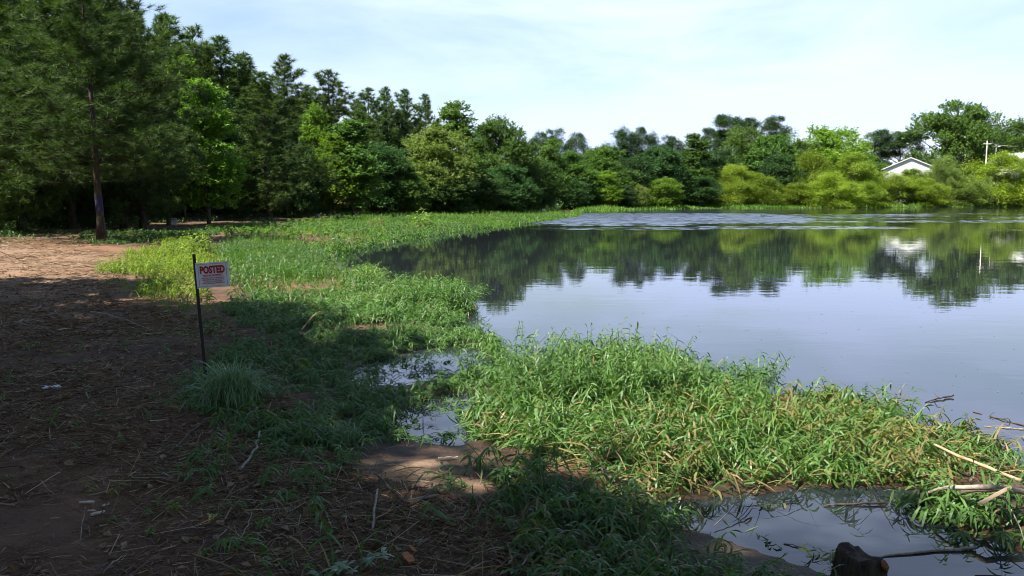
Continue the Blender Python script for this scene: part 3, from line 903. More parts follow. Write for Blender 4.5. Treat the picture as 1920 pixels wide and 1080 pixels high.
# ---- trees packed behind the front rows
front_d = lambda px: float(np.interp(px, [-200, 0, 165, 385, 500, 640, 850, 1000, 1100, 1330, 1700, 1930], [36, 40, 44, 54, 62, 68, 86, 100, 130, 158, 182, 196]))
skyline = lambda px: float(np.interp(px, [-200, 250, 350, 500, 610, 750, 850, 920, 1000, 1300, 1400, 1600, 1930], [-80, 20, 60, 130, 160, 190, 225, 245, 275, 272, 275, 285, 285]))
FILL_P = 'dark pine packed among others inside the left wood'
FILL_B = 'leafy tree packed among others behind the shore trees'
for row, (off, step, lower) in enumerate(((5, 60, 62), (12, 54, 26), (20, 50, 6), (30, 56, 2))):
    px = -230 + row * 19
    while px < 1000:
        q = px + random.uniform(-15, 15)
        d = front_d(q) + off + random.uniform(-2, 2)
        tp = skyline(q) + lower + random.uniform(0, 45)
        if random.random() < 0.72:
            tree_px('wood_pine', 'pine_tall', q, d, tp, random.uniform(4.8, 6.2) * F_PX / d, 'pine', FILL_P, 'pine tree', 'pines packed inside the left wood')
        else:
            tree_px('wood_tree', 'round_tree', q, d, tp + 25, random.uniform(4.4, 6) * F_PX / d, 'dark', FILL_B, 'tree', 'leafy trees packed behind the shore trees')
        px += step
for row, (off, step, lower) in enumerate(((6, 46, 58), (16, 44, 22), (30, 44, 5))):
    px = 1000 + row * 15
    while px < 1990:
        q = px + random.uniform(-12, 12)
        d = front_d(q) + off + random.uniform(-3, 3)
        if not 1650 < q < 1765:
            tree_px('wood_tree', 'round_tree', q, d, skyline(q) + lower + random.uniform(0, 25), random.uniform(7, 9.5) * F_PX / d, random.choice(['dark', 'dark', 'broad']), FILL_B, 'tree', 'leafy trees packed behind the shore trees')
        px += step

px = -140
while px < 560:                                   # low trees filling the space under the pines
    q = px + random.uniform(-12, 12)
    d = front_d(q) + random.uniform(0.5, 4)
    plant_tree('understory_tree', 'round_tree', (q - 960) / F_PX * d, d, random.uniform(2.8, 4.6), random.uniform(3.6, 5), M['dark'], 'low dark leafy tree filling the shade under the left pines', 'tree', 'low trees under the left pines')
    px += 34

# ---- trees behind and left of where the photographer stands: they throw the shade over the path
SHADE = [(-14.2, 10.0, 12), (-10.9, 7.0, 12), (-9.2, 4.9, 12), (-8.3, 2.8, 12), (-8.6, -0.6, 12), (-6.1, -2.0, 12), (-4.4, -2.3, 12),
         (-12.7, 3.5, 12), (-15.7, 6.5, 12), (-11.2, 0.5, 12), (-9.7, -3.5, 12), (-17.7, 10.5, 12), (-6.2, -4.5, 12), (-3.7, -5.0, 12), (-1, -9, 13), (3, -9, 13), (8, -10, 13), (13, -9, 13), (18, -7, 13), (-8, -8, 13), (-13, -5, 13), 
         (-27, 16, 13), (-29, 21, 13), (-31, 26, 13), (-27.5, 29, 13), (-33, 31, 13), (-29, 34, 13), (-35, 36, 13), (-31, 40, 13), (-36, 43, 13), (-25.5, 36, 12), (-33, 20, 13)]
for x, y, h in SHADE:
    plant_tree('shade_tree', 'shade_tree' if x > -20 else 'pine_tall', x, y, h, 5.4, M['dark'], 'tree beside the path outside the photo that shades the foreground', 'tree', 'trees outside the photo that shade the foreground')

# the blue paint mark on the front pine's trunk
H0 = fp.scale[2]
mb = MB()
zz = (at_depth(166, 396, 30)[2] - fp.location.z) / H0, (at_depth(166, 368, 30)[2] - fp.location.z) / H0
tkm = PROTO['front_pine'][0][0]
co = np.zeros(len(tkm.vertices) * 3, np.float32)
tkm.vertices.foreach_get("co", co)
co = co.reshape(-1, 3)[:12 * 9].reshape(12, 9, 3)
cen = co.mean(1)
pts = np.array([[np.interp(z, cen[:, 2], cen[:, 0]), np.interp(z, cen[:, 2], cen[:, 1]), z] for z in np.linspace(*zz, 5)])
radb = np.array([np.interp(z, cen[:, 2], np.linalg.norm(co - cen[:, None], axis=2).mean(1)) for z in pts[:, 2]])
tube(mb, pts, radb * 1.05, 12, cap=False)
build('paint_mark', mb, M['paint_blue'], fp, True)

# ------------------------------------------------------------------ ground plants: scattered masses
def scatter(pg, density, clump=0.0, cs=1.0, seed=0, edge=0.0):
    lo, hi = pg.min(0), pg.max(0)
    n = int(np.prod(hi - lo) * density)
    P = rng.uniform(lo, hi, (n, 2))
    P = P[inside(P, pg)]
    if edge:
        P = P[-sdist(P, pg) > edge * (vnoise(P, 1.6 / edge ** 0.5, 77) * 1.3 - 0.25 + 0.4 * rng.random(len(P)))]
    if clump:
        keep = vnoise(P, cs, seed) * 0.65 + vnoise(P, cs * 2.7, seed + 5) * 0.35
        P = P[rng.random(len(P)) < np.clip((keep - clump) * 4 + 0.35, 0.03, 1)]
    return P

def on_ground(P, dz=0.0, floor=-0.03):
    return np.column_stack([P, np.maximum(tz(P), floor) + dz])

def weeds(mb, P, h, lean, az0, az_sp, leaves, ll, lw, stem_w=0.005, tint0=0.0, droop=0.25, leafpitch=0.35, tint_hi=0.89, dying=0.035):
    """leafy stems: each bends over along its own heading, lance leaves spiral up it"""
    N = len(P)
    if N == 0:
        return
    B = on_ground(P)
    H = np.broadcast_to(h, (N,)) * rng.uniform(0.55, 1.2, N)
    az = az0 + rng.normal(0, 1, N) * az_sp if np.ndim(az0) == 0 else az0 + rng.normal(0, az_sp, N)
    pitch = np.pi / 2 - np.clip(lean + rng.normal(0, 0.25, N), 0, 1.5)
    dr = droop * rng.uniform(0.5, 1.4, N)
    patch = np.clip(vnoise(P, 1.3, 9) * 0.7 + rng.random(N) * 0.3, 0, 1)
    ribbons(mb, B, az, pitch, H, stem_w, dr, 4, 'stem', np.clip(0.5 + 0.4 * rng.random(N), 0, tint_hi), rng.uniform(0, 3, N))
    k = np.arange(leaves)
    s = (0.14 + 0.86 * (k + 0.5) / leaves)[None] + rng.normal(0, 0.02, (N, leaves))
    s = np.clip(s, 0.05, 1.0)
    d = np.stack([np.cos(az) * np.cos(pitch), np.sin(az) * np.cos(pitch), np.sin(pitch)], 1)
    pos = B[:, None, :] + (H[:, None] * s)[:, :, None] * d[:, None, :]
    pos[:, :, 2] -= (dr * H)[:, None] * s ** 2
    pos[:, :, 2] = np.maximum(pos[:, :, 2], np.maximum(B[:, None, 2], 0.0) + 0.012)
    laz = az[:, None] + k[None] * 2.4 + rng.normal(0, 0.4, (N, leaves))
    # leaves lean towards the stem's heading when the stem lies over
    lf = np.cos(pitch)[:, None]
    vx = np.cos(laz) + 0.9 * lf * np.cos(az)[:, None]
    vy = np.sin(laz) + 0.9 * lf * np.sin(az)[:, None]
    laz = np.arctan2(vy, vx)
    lp = leafpitch + rng.normal(0, 0.35, (N, leaves))
    L = ll * rng.uniform(0.6, 1.25, (N, leaves)) * (1 - 0.35 * s ** 3)
    t = np.clip(tint0 + 0.5 * patch[:, None] * tint_hi + 0.42 * rng.random((N, leaves)), 0, tint_hi)
    dead = rng.random((N, leaves)) < dying * (0.3 + 2.2 * (vnoise(P, 0.9, 55) > 0.6))[:, None]
    t = np.where(dead, 0.95, t)
    n = N * leaves
    ribbons(mb, pos.reshape(-1, 3), laz.ravel(), lp.ravel(), L.ravel(), lw * rng.uniform(0.7, 1.25, n), rng.uniform(0.35, 1.0, n), 3, 'lance', t.ravel(), rng.normal(0, 0.5, n))

def grass(mb, P, h, w, lean=0.35, nseg=3, droop=0.35, tint0=0.0, tint1=1.0, az=None, cs=0.8):
    N = len(P)
    B = on_ground(P)
    pt = vnoise(P, cs, 21)
    H = h * rng.uniform(0.5, 1.15, N) * (0.35 + 1.25 * vnoise(P, cs * 1.1, 4))
    ribbons(mb, B, rng.uniform(0, 6.283, N) if az is None else az + rng.normal(0, 0.9, N), np.pi / 2 - np.abs(rng.normal(0, lean, N)), H, w * rng.uniform(0.6, 1.3, N), droop * rng.uniform(0.4, 1.8, N), nseg, 'blade',
            tint0 + (tint1 - tint0) * np.clip(pt * 0.55 + rng.random(N) * 0.45, 0, 1), rng.normal(0, 0.6, N))

def stuff(name, mb, mat, label, cat):
    return tag(build(name, mb, mat), label, cat, kind='stuff')

# promontory
V1 = poly([(905, 722), (950, 716), (1010, 706), (1100, 697), (1200, 697), (1300, 710), (1400, 728), (1490, 742), (1440, 800), (1300, 800), (1100, 790), (990, 775), (900, 760)])
mb = MB()
P = scatter(V1, 300, 0.34, 1.4, 3, 0.25)
weeds(mb, P, 0.52 * (0.55 + 0.8 * vnoise(P, 1.2, 19)), 0.42, R(60), 1.6, 17, 0.112, 0.013)
stuff('upright_weeds', mb, M['weed'], 'upright leafy weeds on the water side of the foreground mat', 'weeds')
V2 = poly([(880, 790), (960, 752), (1100, 775), (1300, 785), (1440, 780), (1490, 745), (1570, 762), (1650, 778), (1740, 800), (1820, 820), (1885, 850), (1895, 868), (1800, 885),
           (1715, 922), (1600, 919), (1500, 922), (1420, 934), (1300, 944), (1230, 965), (1120, 945), (1000, 890), (930, 850), (880, 825)])
mb = MB()
P = scatter(V2, 330, 0.32, 1.5, 7, 0.10)
swirl = R(20) + 2.6 * (vnoise(P, 0.55, 12) - 0.5)
weeds(mb, P, 0.42 * (1 - 0.45 * smooth(1.6, 2.9, P[:, 0])), 1.2, swirl, 0.5, 18, 0.12, 0.0145, droop=0.06, leafpitch=-0.05, dying=0.12)
P = scatter(poly([(1500, 750), (1650, 780), (1740, 802), (1690, 830), (1560, 800)]), 70, 0.4, 2, 9)
weeds(mb, P, 0.36, 0.45, R(20), 1.5, 12, 0.11, 0.014)
stuff('flattened_weeds', mb, M['weed'], 'flattened leafy weeds matted over the sunlit foreground spit', 'weeds')
mb = MB()
P = scatter(V2, 240, 0.44, 1.2, 31)
B = on_ground(P, 0.02)
n = len(P)
B[:, 2] += rng.random(n) * 0.14
ribbons(mb, B, rng.uniform(0, 6.28, n), rng.normal(0.25, 0.25, n), rng.uniform(0.1, 0.45, n), rng.uniform(0.004, 0.014, n), 0.3, 3, 'blade', None, rng.normal(0, 0.6, n))
P = scatter(poly([(1600, 785), (1740, 800), (1890, 850), (1920, 900), (1750, 920), (1640, 905), (1560, 850)]), 420, 0.3, 2.2, 33)
n = len(P)
ribbons(mb, on_ground(P, 0.03), rng.uniform(0, 6.28, n), rng.normal(0.2, 0.3, n), rng.uniform(0.08, 0.3, n), rng.uniform(0.004, 0.014, n), 0.4, 3, 'blade', None, rng.normal(0, 0.6, n))
P = scatter(poly([(330, 640), (640, 600), (900, 700), (700, 850), (1000, 880), (1290, 990), (1500, 1060), (1500, 1120), (480, 1120), (420, 850)], 0.12), 120, 0.42, 1.4, 35)
n = len(P)
ribbons(mb, on_ground(P, 0.02), rng.uniform(0, 6.28, n), rng.normal(0.25, 0.3, n), rng.uniform(0.08, 0.34, n), rng.uniform(0.003, 0.009, n), 0.4, 3, 'blade', None, rng.normal(0, 0.6, n))
for pg_, dn in (([(560, 424), (640, 420), (760, 424), (740, 440), (640, 452), (560, 450)], 60), ([(270, 535), (400, 530), (440, 570), (400, 600), (290, 590), (230, 560)], 240), ([(200, 580), (420, 590), (470, 640), (400, 740), (300, 760), (230, 700)], 170)):
    P = scatter(poly(pg_, 0.15), dn, 0.42, 1.0, 38)
    n = len(P)
    ribbons(mb, on_ground(P, 0.01), rng.uniform(0, 6.28, n), rng.normal(0.2, 0.25, n), rng.uniform(0.10, 0.40, n), rng.uniform(0.004, 0.010, n), 0.3, 3, 'blade', rng.random(n) ** 1.5, rng.normal(0, 0.6, n))
stuff('dead_weed_stems', mb, M['dead'], 'brown and yellowed dead stems tangled in the foreground weeds', 'dead weeds')

M['ochre'] = leaf_mat('yellowed_weed_leaves', [(0.0, (0.075, 0.10, 0.024)), (0.5, (0.14, 0.145, 0.038)), (0.8, (0.17, 0.135, 0.055)), (1.0, (0.14, 0.085, 0.042))], 0.35, 0.5, 0.0)
mb = MB()
P = scatter(poly([(1480, 750), (1570, 764), (1650, 780), (1740, 804), (1820, 825), (1880, 852), (1840, 880), (1700, 895), (1600, 880), (1520, 820)]), 190, 0.48, 1.9, 36)
weeds(mb, P, 0.27, 1.05, R(10), 1.6, 15, 0.10, 0.013, droop=0.1, leafpitch=0.0, tint_hi=1.0)
P = scatter(V2, 70, 0.58, 1.6, 37)
weeds(mb, P, 0.38, 1.0, R(20), 1.2, 15, 0.12, 0.014, droop=0.1, leafpitch=0.0, tint_hi=1.0)
stuff('yellowed_weeds', mb, M['ochre'], 'yellow and brown dying weeds at the tip of the foreground spit', 'weeds')

# left shaded mat of weeds
V3 = poly([(330, 735), (400, 660), (470, 640), (640, 612), (760, 606), (850, 618), (905, 634), (930, 655), (890, 652), (790, 658), (700, 678), (655, 698), (700, 714), (780, 708), (860, 694), (880, 700),
           (905, 720), (890, 745), (800, 748), (745, 785), (760, 815), (700, 822), (650, 845), (640, 900), (560, 880), (470, 820), (380, 790)], 0.1)
mb = MB()
P = scatter(V3, 210, 0.38, 1.5, 41, 0.12)
P = P[sdist(P, PATCH_A) > 0.08]
P = P[sdist(P, PATCH_B) > 0.08]
weeds(mb, P, 0.26, 1.0, R(-20) + 3 * (vnoise(P, 0.6, 2) - 0.5), 0.6, 14, 0.105, 0.013, tint0=-0.1, droop=0.15, leafpitch=0.25, tint_hi=0.8)
P = scatter(poly([(840, 600), (905, 625), (950, 650), (960, 715), (900, 740), (800, 752), (760, 745), (860, 700), (905, 690), (915, 660), (850, 640)], 0.03), 190, 0.3, 1.5, 45)
P = P[sdist(P, PATCH_B) > 0.05]
weeds(mb, P, 0.24, 1.1, R(10), 1.5, 14, 0.11, 0.014, droop=0.1, leafpitch=0.1)
P = scatter(poly([(300, 780), (480, 820), (560, 900), (540, 1000), (600, 1120), (470, 1120), (330, 900)], 0.15), 45, 0.50, 1.4, 46)
weeds(mb, P, 0.26, 0.9, R(-60), 1.4, 11, 0.09, 0.012, tint0=-0.1, droop=0.2, leafpitch=0.2, tint_hi=0.8)
V4 = poly([(470, 830), (640, 890), (680, 880), (900, 895), (1000, 868), (1200, 915), (1225, 962), (1290, 990), (1400, 1026), (1500, 1060), (1530, 1120), (560, 1120), (540, 1000), (520, 930)], 0.15)
P = scatter(V4, 130, 0.46, 1.7, 43, 0.12)
weeds(mb, P, 0.34, 0.9, R(-60), 1.2, 13, 0.105, 0.014, tint0=-0.1, droop=0.2, leafpitch=0.2, tint_hi=0.8)
P = scatter(poly([(900, 850), (1240, 925), (1300, 985), (1200, 985), (1000, 960), (880, 900)], 0.12), 150, 0.40, 1.9, 47)
weeds(mb, P, 0.36, 0.7, R(-60), 1.2, 13, 0.12, 0.015, tint0=-0.1, droop=0.25, leafpitch=0.2, tint_hi=0.8)
P = scatter(poly([(1220, 985), (1330, 1005), (1500, 1062), (1560, 1080), (1560, 1130), (1180, 1130)], 0.1), 110, 0.4, 2.2, 48)
weeds(mb, P, 0.24, 0.8, R(40), 1.6, 12, 0.09, 0.011, droop=0.2, leafpitch=0.3)
P = scatter(V4, 90, 0.40, 1.5, 49)
grass(mb, P, 0.20, 0.007, 0.9, 3, 0.4, 0.0, 0.8)
stuff('shaded_weeds', mb, M['weed'], 'dark green trampled weeds in the shade left of the spit', 'weeds')
mb = MB()
P = scatter(poly([(200, 600), (420, 600), (560, 640), (500, 820), (420, 860), (300, 800)], 0.2), 22, 0.5, 1.1, 51)
weeds(mb, P, 0.16, 0.8, 0, 3, 9, 0.07, 0.012, tint0=-0.05, tint_hi=0.85)
P = scatter(poly([(-50, 640), (330, 620), (500, 840), (640, 960), (640, 1120), (-200, 1120)], 0.25), 10, 0.52, 1.3, 52)
weeds(mb, P, 0.12, 0.7, 0, 3, 8, 0.05, 0.012, tint0=0.1, tint_hi=0.85)
stuff('sparse_seedlings', mb, M['weed'], 'scattered small green seedlings over the shaded path', 'seedlings')

# lit weeds beyond the shade line, and the clump jutting into the pond
V5 = poly([(430, 575), (520, 560), (640, 548), (720, 560), (770, 562), (835, 562), (886, 568), (886, 582), (836, 592), (842, 606), (880, 622), (760, 606), (640, 612), (500, 632), (440, 620)], 0.06)
mb = MB()
P = scatter(V5, 190, 0.34, 1.1, 61)
weeds(mb, P, 0.36, 0.8, R(-20), 1.4, 13, 0.13, 0.018, droop=0.2)
P = scatter(poly([(730, 562), (770, 560), (835, 560), (886, 566), (888, 582), (840, 592), (740, 590)]), 240)
weeds(mb, P, 0.50, 0.35, 0, 3, 14, 0.14, 0.018)
P = scatter(poly([(640, 545), (690, 512), (720, 528), (716, 556), (680, 560)]), 130)
weeds(mb, P, 0.42, 0.4, 0, 3, 12, 0.13, 0.018)
stuff('sunlit_weeds', mb, M['weed'], 'sunlit leafy weeds on the small point beyond the sign', 'weeds')

# tall grass behind the sign
V6 = poly([(395, 470), (440, 455), (560, 458), (625, 482), (645, 500), (695, 512), (716, 550), (640, 556), (540, 566), (440, 556), (400, 520)], 0.1)
mb = MB()
P = scatter(V6, 360, 0.44, 0.8, 71, 0.5)
grass(mb, P, 0.40, 0.014, 0.55, 3, 0.5)

stuff('tall_grass', mb, M['grass'], 'thick bright green grass behind the posted sign', 'grass')
mb = MB()
P = scatter(V6, 60, 0.55, 0.6, 72, 0.2)
weeds(mb, P, 0.42, 0.5, 0, 3, 13, 0.13, 0.019, tint0=-0.15, tint_hi=0.7)
P = scatter(poly([(385, 436), (500, 424), (640, 416), (850, 404), (1050, 397), (1088, 402), (1000, 414), (850, 431), (740, 448), (650, 468), (622, 484), (560, 462), (440, 458)], 0.15), 14, 0.55, 0.3, 84)
P = P[P[:, 1] < 75]
weeds(mb, P, 0.55 * (0.3 + vnoise(P, 0.5, 85)), 0.5, 0, 3, 14, 0.17, 0.04, tint0=-0.15, tint_hi=0.75)
stuff('bank_weeds', mb, M['weed'], 'darker leafy weeds in clumps among the bank grass', 'weeds')
V7 = poly([(185, 505), (215, 480), (300, 455), (350, 448), (410, 462), (440, 500), (440, 570), (330, 580), (250, 560), (200, 540)], 0.25)
mb = MB()
P = scatter(V7, 210, 0.36, 0.9, 73, 1.1)
grass(mb, P, 0.42, 0.011, 0.65, 3, 0.6)
P = scatter(V7, 55, 0.40, 0.8, 74, 0.7)
weeds(mb, P, 0.40, 0.35, 0, 3, 12, 0.11, 0.022, tint0=0.0, tint_hi=0.85)
stuff('yellow_green_grass', mb, M['yellow_grass'], 'yellow-green grass and herbs left of the posted sign', 'grass')

# grassy bank running along the left shore out to the spit, and the far shore's fringe
V8 = poly([(385, 436), (430, 430), (500, 424), (560, 421), (640, 416), (740, 409), (850, 404), (960, 399.5), (1050, 397), (1090, 398.5), (1088, 402), (1070, 405.5), (1000, 414.5), (930, 422),
           (850, 431), (800, 439), (740, 448), (690, 456), (650, 468), (622, 484), (560, 462), (440, 458)], 0.15)
mb = MB()
P = scatter(V8, 85, 0.42, 0.5, 81, 0.8)
P = P[P[:, 1] < 60]
grass(mb, P, 0.30, 0.026, 0.7, 2, cs=0.5)
P = scatter(V8, 34, 0.36, 0.4, 82)
P = P[P[:, 1] >= 55]
grass(mb, P, 0.55, 0.055, 0.5, 2, cs=0.2)
P = scatter(V8, 9, 0.45, 0.4, 83)
weeds(mb, P, 0.42, 0.5, 0, 3, 10, 0.16, 0.04)
stuff('bank_grass', mb, M['grass'], 'sunlit grass along the left bank out to the narrow spit', 'grass')
mb = MB()
fs = poly(far_shore)
tt = np.sort(rng.random(16000)) * (len(fs) - 1)
i0 = np.minimum(tt.astype(int), len(fs) - 2)
f = (tt - i0)[:, None]
P = fs[i0] * (1 - f) + fs[i0 + 1] * f + np.column_stack([rng.normal(0, 0.5, len(tt)), np.abs(rng.normal(0, 4.0, len(tt))) - 0.3])
grass(mb, P, 0.9, 0.11, 0.5, 2, cs=0.1)
stuff('shore_reeds', mb, M['grass'], 'low green fringe of reeds along the far waterline', 'reeds')

# low dark growth on the forest floor
mb = MB()
for px0, px1, n, o0, o1, hh in ((-260, 1000, 5200, -5, 10, 0.32), (-260, 1000, 3000, 4, 26, 1.3), (1000, 1960, 2600, -3, 12, 1.6)):
    q = rng.uniform(px0, px1, n)
    d = np.array([front_d(a) for a in q]) + rng.uniform(o0, o1, n)
    P = np.column_stack([(q - 960) / F_PX * d, d])
    s = shore_sd(P)
    P = P[s > 2.2]
    P = P[rng.random(len(P)) < np.clip(vnoise(P, 0.3, 91) * 2 - 0.4, 0.05, 1)]
    n = len(P)
    K = 14
    hg = hh * rng.uniform(0.3, 1.1, n)
    c = on_ground(P)[:, None, :] + rng.normal(0, 1, (n, K, 3)) * [0.35, 0.35, 0] + np.stack([np.zeros((n, K)), np.zeros((n, K)), rng.random((n, K)) ** 0.7 * hg[:, None]], 2)
    sz = rng.uniform(0.07, 0.17, n * K) * (1.0 if px0 < 900 else 2.0)
    kites(mb, c.reshape(-1, 3), rng.normal(0, 1, (n * K, 3)), rng.normal(0, 0.6, (n * K, 3)) + [0, 0, 0.8], sz, sz * 0.6, np.clip(np.repeat(rng.random(n), K) * 0.6 + rng.random(n * K) * 0.4, 0, 1))
stuff('undergrowth', mb, M['dark'], 'dark leafy undergrowth on the forest floor under the trees', 'undergrowth')

mb = MB()
V9 = poly([(-250, 430), (150, 434), (330, 428), (420, 424), (400, 436), (300, 445), (180, 451), (100, 449), (-250, 453)], 0.4)
P = scatter(V9, 26, 0.42, 0.5, 95, 0.5)
weeds(mb, P, 0.34 * (0.4 + vnoise(P, 0.6, 96)), 0.5, 0, 3, 12, 0.13, 0.035, tint0=-0.2, tint_hi=0.6)
P = scatter(V9, 40, 0.42, 0.5, 97)
grass(mb, P, 0.22, 0.014, 0.7, 2, 0.4, 0.0, 0.5, cs=0.6)
stuff('shade_plants', mb, M['weed'], 'dim green ground plants along the edge of the dark wood', 'ground plants')

# litter over the bare ground
LIT = poly([(-260, 452), (190, 455), (240, 500), (215, 550), (430, 585), (520, 640), (560, 760), (700, 840), (900, 880), (1000, 930), (1250, 985), (1500, 1062), (1540, 1130), (-500, 1130)], 0.25)
mb = MB()
for dens, dmax, l0, l1, w0, w1 in ((2600, 7, 0.02, 0.10, 0.0015, 0.0045), (330, 8, 0.08, 0.30, 0.002, 0.007), (520, 14, 0.03, 0.16, 0.003, 0.008), (130, 40, 0.06, 0.3, 0.006, 0.014)):
    lo = 0 if dmax < 9 else (4 if dmax == 14 else 10)
    P = scatter(LIT, dens, 0.38, 0.9, 101)
    P = P[(P[:, 1] < dmax) & (P[:, 1] > lo)]
    n = len(P)
    ribbons(mb, on_ground(P, 0.006), rng.uniform(0, 6.28, n), np.abs(rng.normal(0.03, 0.12, n)), rng.uniform(l0, l1, n), rng.uniform(w0, w1, n), rng.uniform(-0.1, 0.2, n), 2, 'stem', rng.random(n) ** 1.7, rng.normal(0, 0.5, n))
stuff('needle_litter', mb, M['straw'], 'brown pine needles and straw strewn over the bare path', 'litter')
mb = MB()
P = scatter(LIT, 170, 0.35, 1.1, 105)
P = P[P[:, 1] < 18]
n = len(P)
sz = rng.uniform(0.025, 0.075, n)
kites(mb, on_ground(P, 0.014), rng.normal(0, 1, (n, 3)) * [1, 1, 0.2], rng.normal(0, 0.35, (n, 3)) + [0, 0, 1], sz, sz * rng.uniform(0.35, 0.7, n), rng.random(n))
stuff('leaf_litter', mb, M['leaf_litter'], 'dead brown leaves lying over the shaded ground', 'litter')

# weeds of the debris bar at the right edge
mb = MB()
P = scatter(poly([(1715, 925), (1760, 905), (1830, 920), (1960, 930), (2050, 1030), (1960, 1035), (1870, 1018), (1800, 992), (1750, 952)]), 230, 0.3, 2, 111)
weeds(mb, P, 0.30, 1.1, R(200), 1.0, 15, 0.12, 0.016, droop=0.12, leafpitch=0.0)
P = scatter(poly([(1650, 900), (1760, 885), (1900, 870), (2000, 890), (1980, 935), (1830, 918), (1720, 915)]), 110, 0.4, 2, 112)
weeds(mb, P, 0.22, 0.9, R(200), 2, 10, 0.10, 0.014)
stuff('bar_weeds', mb, M['weed'], 'leafy weeds bent over the debris bar at the right edge', 'weeds')
mb = MB()
for pg_ in (PATCH_A, PATCH_B, PATCH_C):
    P = scatter(pg_, 70, 0.40, 2.0, 116)
    weeds(mb, P, 0.22, 1.05, R(10), 2, 10, 0.10, 0.013, droop=0.2, leafpitch=0.1)
P = scatter(PUDDLE, 22, 0.52, 2.0, 117)
weeds(mb, P[P[:, 1] > 4.3], 0.24, 1.1, R(10), 2, 10, 0.10, 0.014, droop=0.2, leafpitch=0.0)
P = np.concatenate([scatter(PUDDLE, 26, 0.5, 2, 115), scatter(PATCH_A, 60), scatter(PATCH_B, 60)])
P = P[(P[:, 1] > 4.2)]
n = len(P)
ribbons(mb, np.column_stack([P, np.full(n, 0.004)]), rng.uniform(0, 6.28, n), np.full(n, 0.0), rng.uniform(0.05, 0.2, n), rng.uniform(0.005, 0.012, n), -0.01, 2, 'lance', None, 0)
P = scatter(POND[np.newaxis][0], 0.0) if False else rng.uniform([0.0, 6.2], [8, 16], (260, 2))
P = P[shore_sd(P) < -0.1]
n = len(P)
ribbons(mb, np.column_stack([P, np.full(n, 0.004)]), rng.uniform(0, 6.28, n), 0, rng.uniform(0.015, 0.07, n), rng.uniform(0.005, 0.016, n), -0.01, 2, 'lance', None, 0)
stuff('floating_leaves', mb, M['weed'], 'loose leaf blades and half-drowned weeds on the near water', 'floating leaves')

# ------------------------------------------------------------------ single plants
def leafy_plant(name, px, py, h, stems, lean, leaves, ll, lw, mat, label, cat, spread=0.12):
    g = ground(px, py)
    o = empty(name, g, label, cat)
    st, lf = MB(), MB()
    for i in range(stems):
        az, ln = rng.uniform(0, 6.28), abs(rng.normal(lean, 0.18))
        Hh = h * rng.uniform(0.6, 1.05)
        s = np.linspace(0, 1, 6)
        b = np.array([rng.normal(0, spread), rng.normal(0, spread), 0])
        pts = b + np.stack([np.cos(az) * np.sin(ln) * Hh * s ** 1.3, np.sin(az) * np.sin(ln) * Hh * s ** 1.3, np.cos(ln) * Hh * s - 0.1 * Hh * s ** 3], 1)
        tube(st, pts, 0.006 * (h / 0.6) * (1 - 0.7 * s), 5, cap=False)
        for k in range(leaves):
            u = 0.2 + 0.8 * (k + 0.5) / leaves
            p = np.array([[np.interp(u, s, pts[:, c]) for c in range(3)]])
            ribbons(lf, p, az + k * 2.4 + rng.normal(0, 0.3), 0.45 + rng.normal(0, 0.25), ll * rng.uniform(0.7, 1.2), lw, rng.uniform(0.3, 0.8), 3, 'lance', [rng.random() * 0.85], rng.normal(0, 0.4))
    build('stems', st, M['tan_stick'] if mat != 'droop' else M['droop'], o)
    build('leaves', lf, M[mat], o)
    return o

leafy_plant('leafy_shrub', 372, 486, 0.95, 16, 0.35, 16, 0.14, 0.05, 'bright', 'yellow-green leafy shrub sunlit right behind the sign post', 'shrub', 0.22)
leafy_plant('leafy_shrub', 318, 487, 0.6, 8, 0.4, 10, 0.13, 0.04, 'yellow_grass', 'low sunlit herb clump left of the yellow-green shrub', 'shrub', 0.2)
leafy_plant('leafy_shrub', 790, 428, 1.25, 10, 0.45, 12, 0.28, 0.09, 'bright', 'bright bushy tuft standing on the grassy bank', 'shrub', 0.3)
leafy_plant('leafy_shrub', 640, 436, 0.7, 12, 0.5, 11, 0.13, 0.05, 'dark', 'dark low shrub on the bank where the shore bends', 'shrub', 0.3)
leafy_plant('leafy_shrub', 536, 442, 0.75, 10, 0.45, 11, 0.13, 0.05, 'broad', 'mid green low shrub on the bank below the low-branched pine', 'shrub', 0.3)
leafy_plant('leafy_shrub', 448, 450, 0.8, 12, 0.5, 11, 0.13, 0.05, 'dark', 'dark shrub right behind the thick bright grass', 'shrub', 0.3)
leafy_plant('leafy_shrub', 706, 428, 0.8, 12, 0.5, 10, 0.15, 0.06, 'ochre', 'rusty brownish shrub on the bank at the forest edge', 'shrub', 0.35)
leafy_plant('leafy_shrub', 930, 410, 0.8, 10, 0.5, 10, 0.2, 0.07, 'broad', 'small green shrub at the root of the grassy spit', 'shrub', 0.3)
leafy_plant('willow_sapling', 690, 542, 0.75, 9, 0.65, 16, 0.13, 0.018, 'bright', 'thin arching sapling at the water edge beyond the grass', 'sapling', 0.1)
leafy_plant('weed_seedling', 394, 628, 0.22, 4, 0.35, 7, 0.09, 0.04, 'broad', 'green broad-leaved seedling just right of the sign post', 'seedling', 0.03)
leafy_plant('weed_seedling', 560, 705, 0.26, 4, 0.4, 7, 0.10, 0.04, 'willow', 'yellowish broad-leaved seedling in the shaded weeds', 'seedling', 0.04)
leafy_plant('weed_seedling', 195, 925, 0.13, 5, 0.7, 6, 0.035, 0.014, 'yellow_grass', 'tiny yellow-green seedling above the pale wood chips', 'seedling', 0.04)
leafy_plant('weed_seedling', 312, 962, 0.12, 4, 0.6, 6, 0.035, 0.014, 'yellow_grass', 'tiny yellow-green seedling on bare clay right of the wood chips', 'seedling', 0.03)
leafy_plant('weed_seedling', 1545, 1062, 0.17, 6, 0.4, 8, 0.07, 0.012, 'yellow_grass', 'sunlit pale green seedling left of the black stump', 'seedling', 0.03)
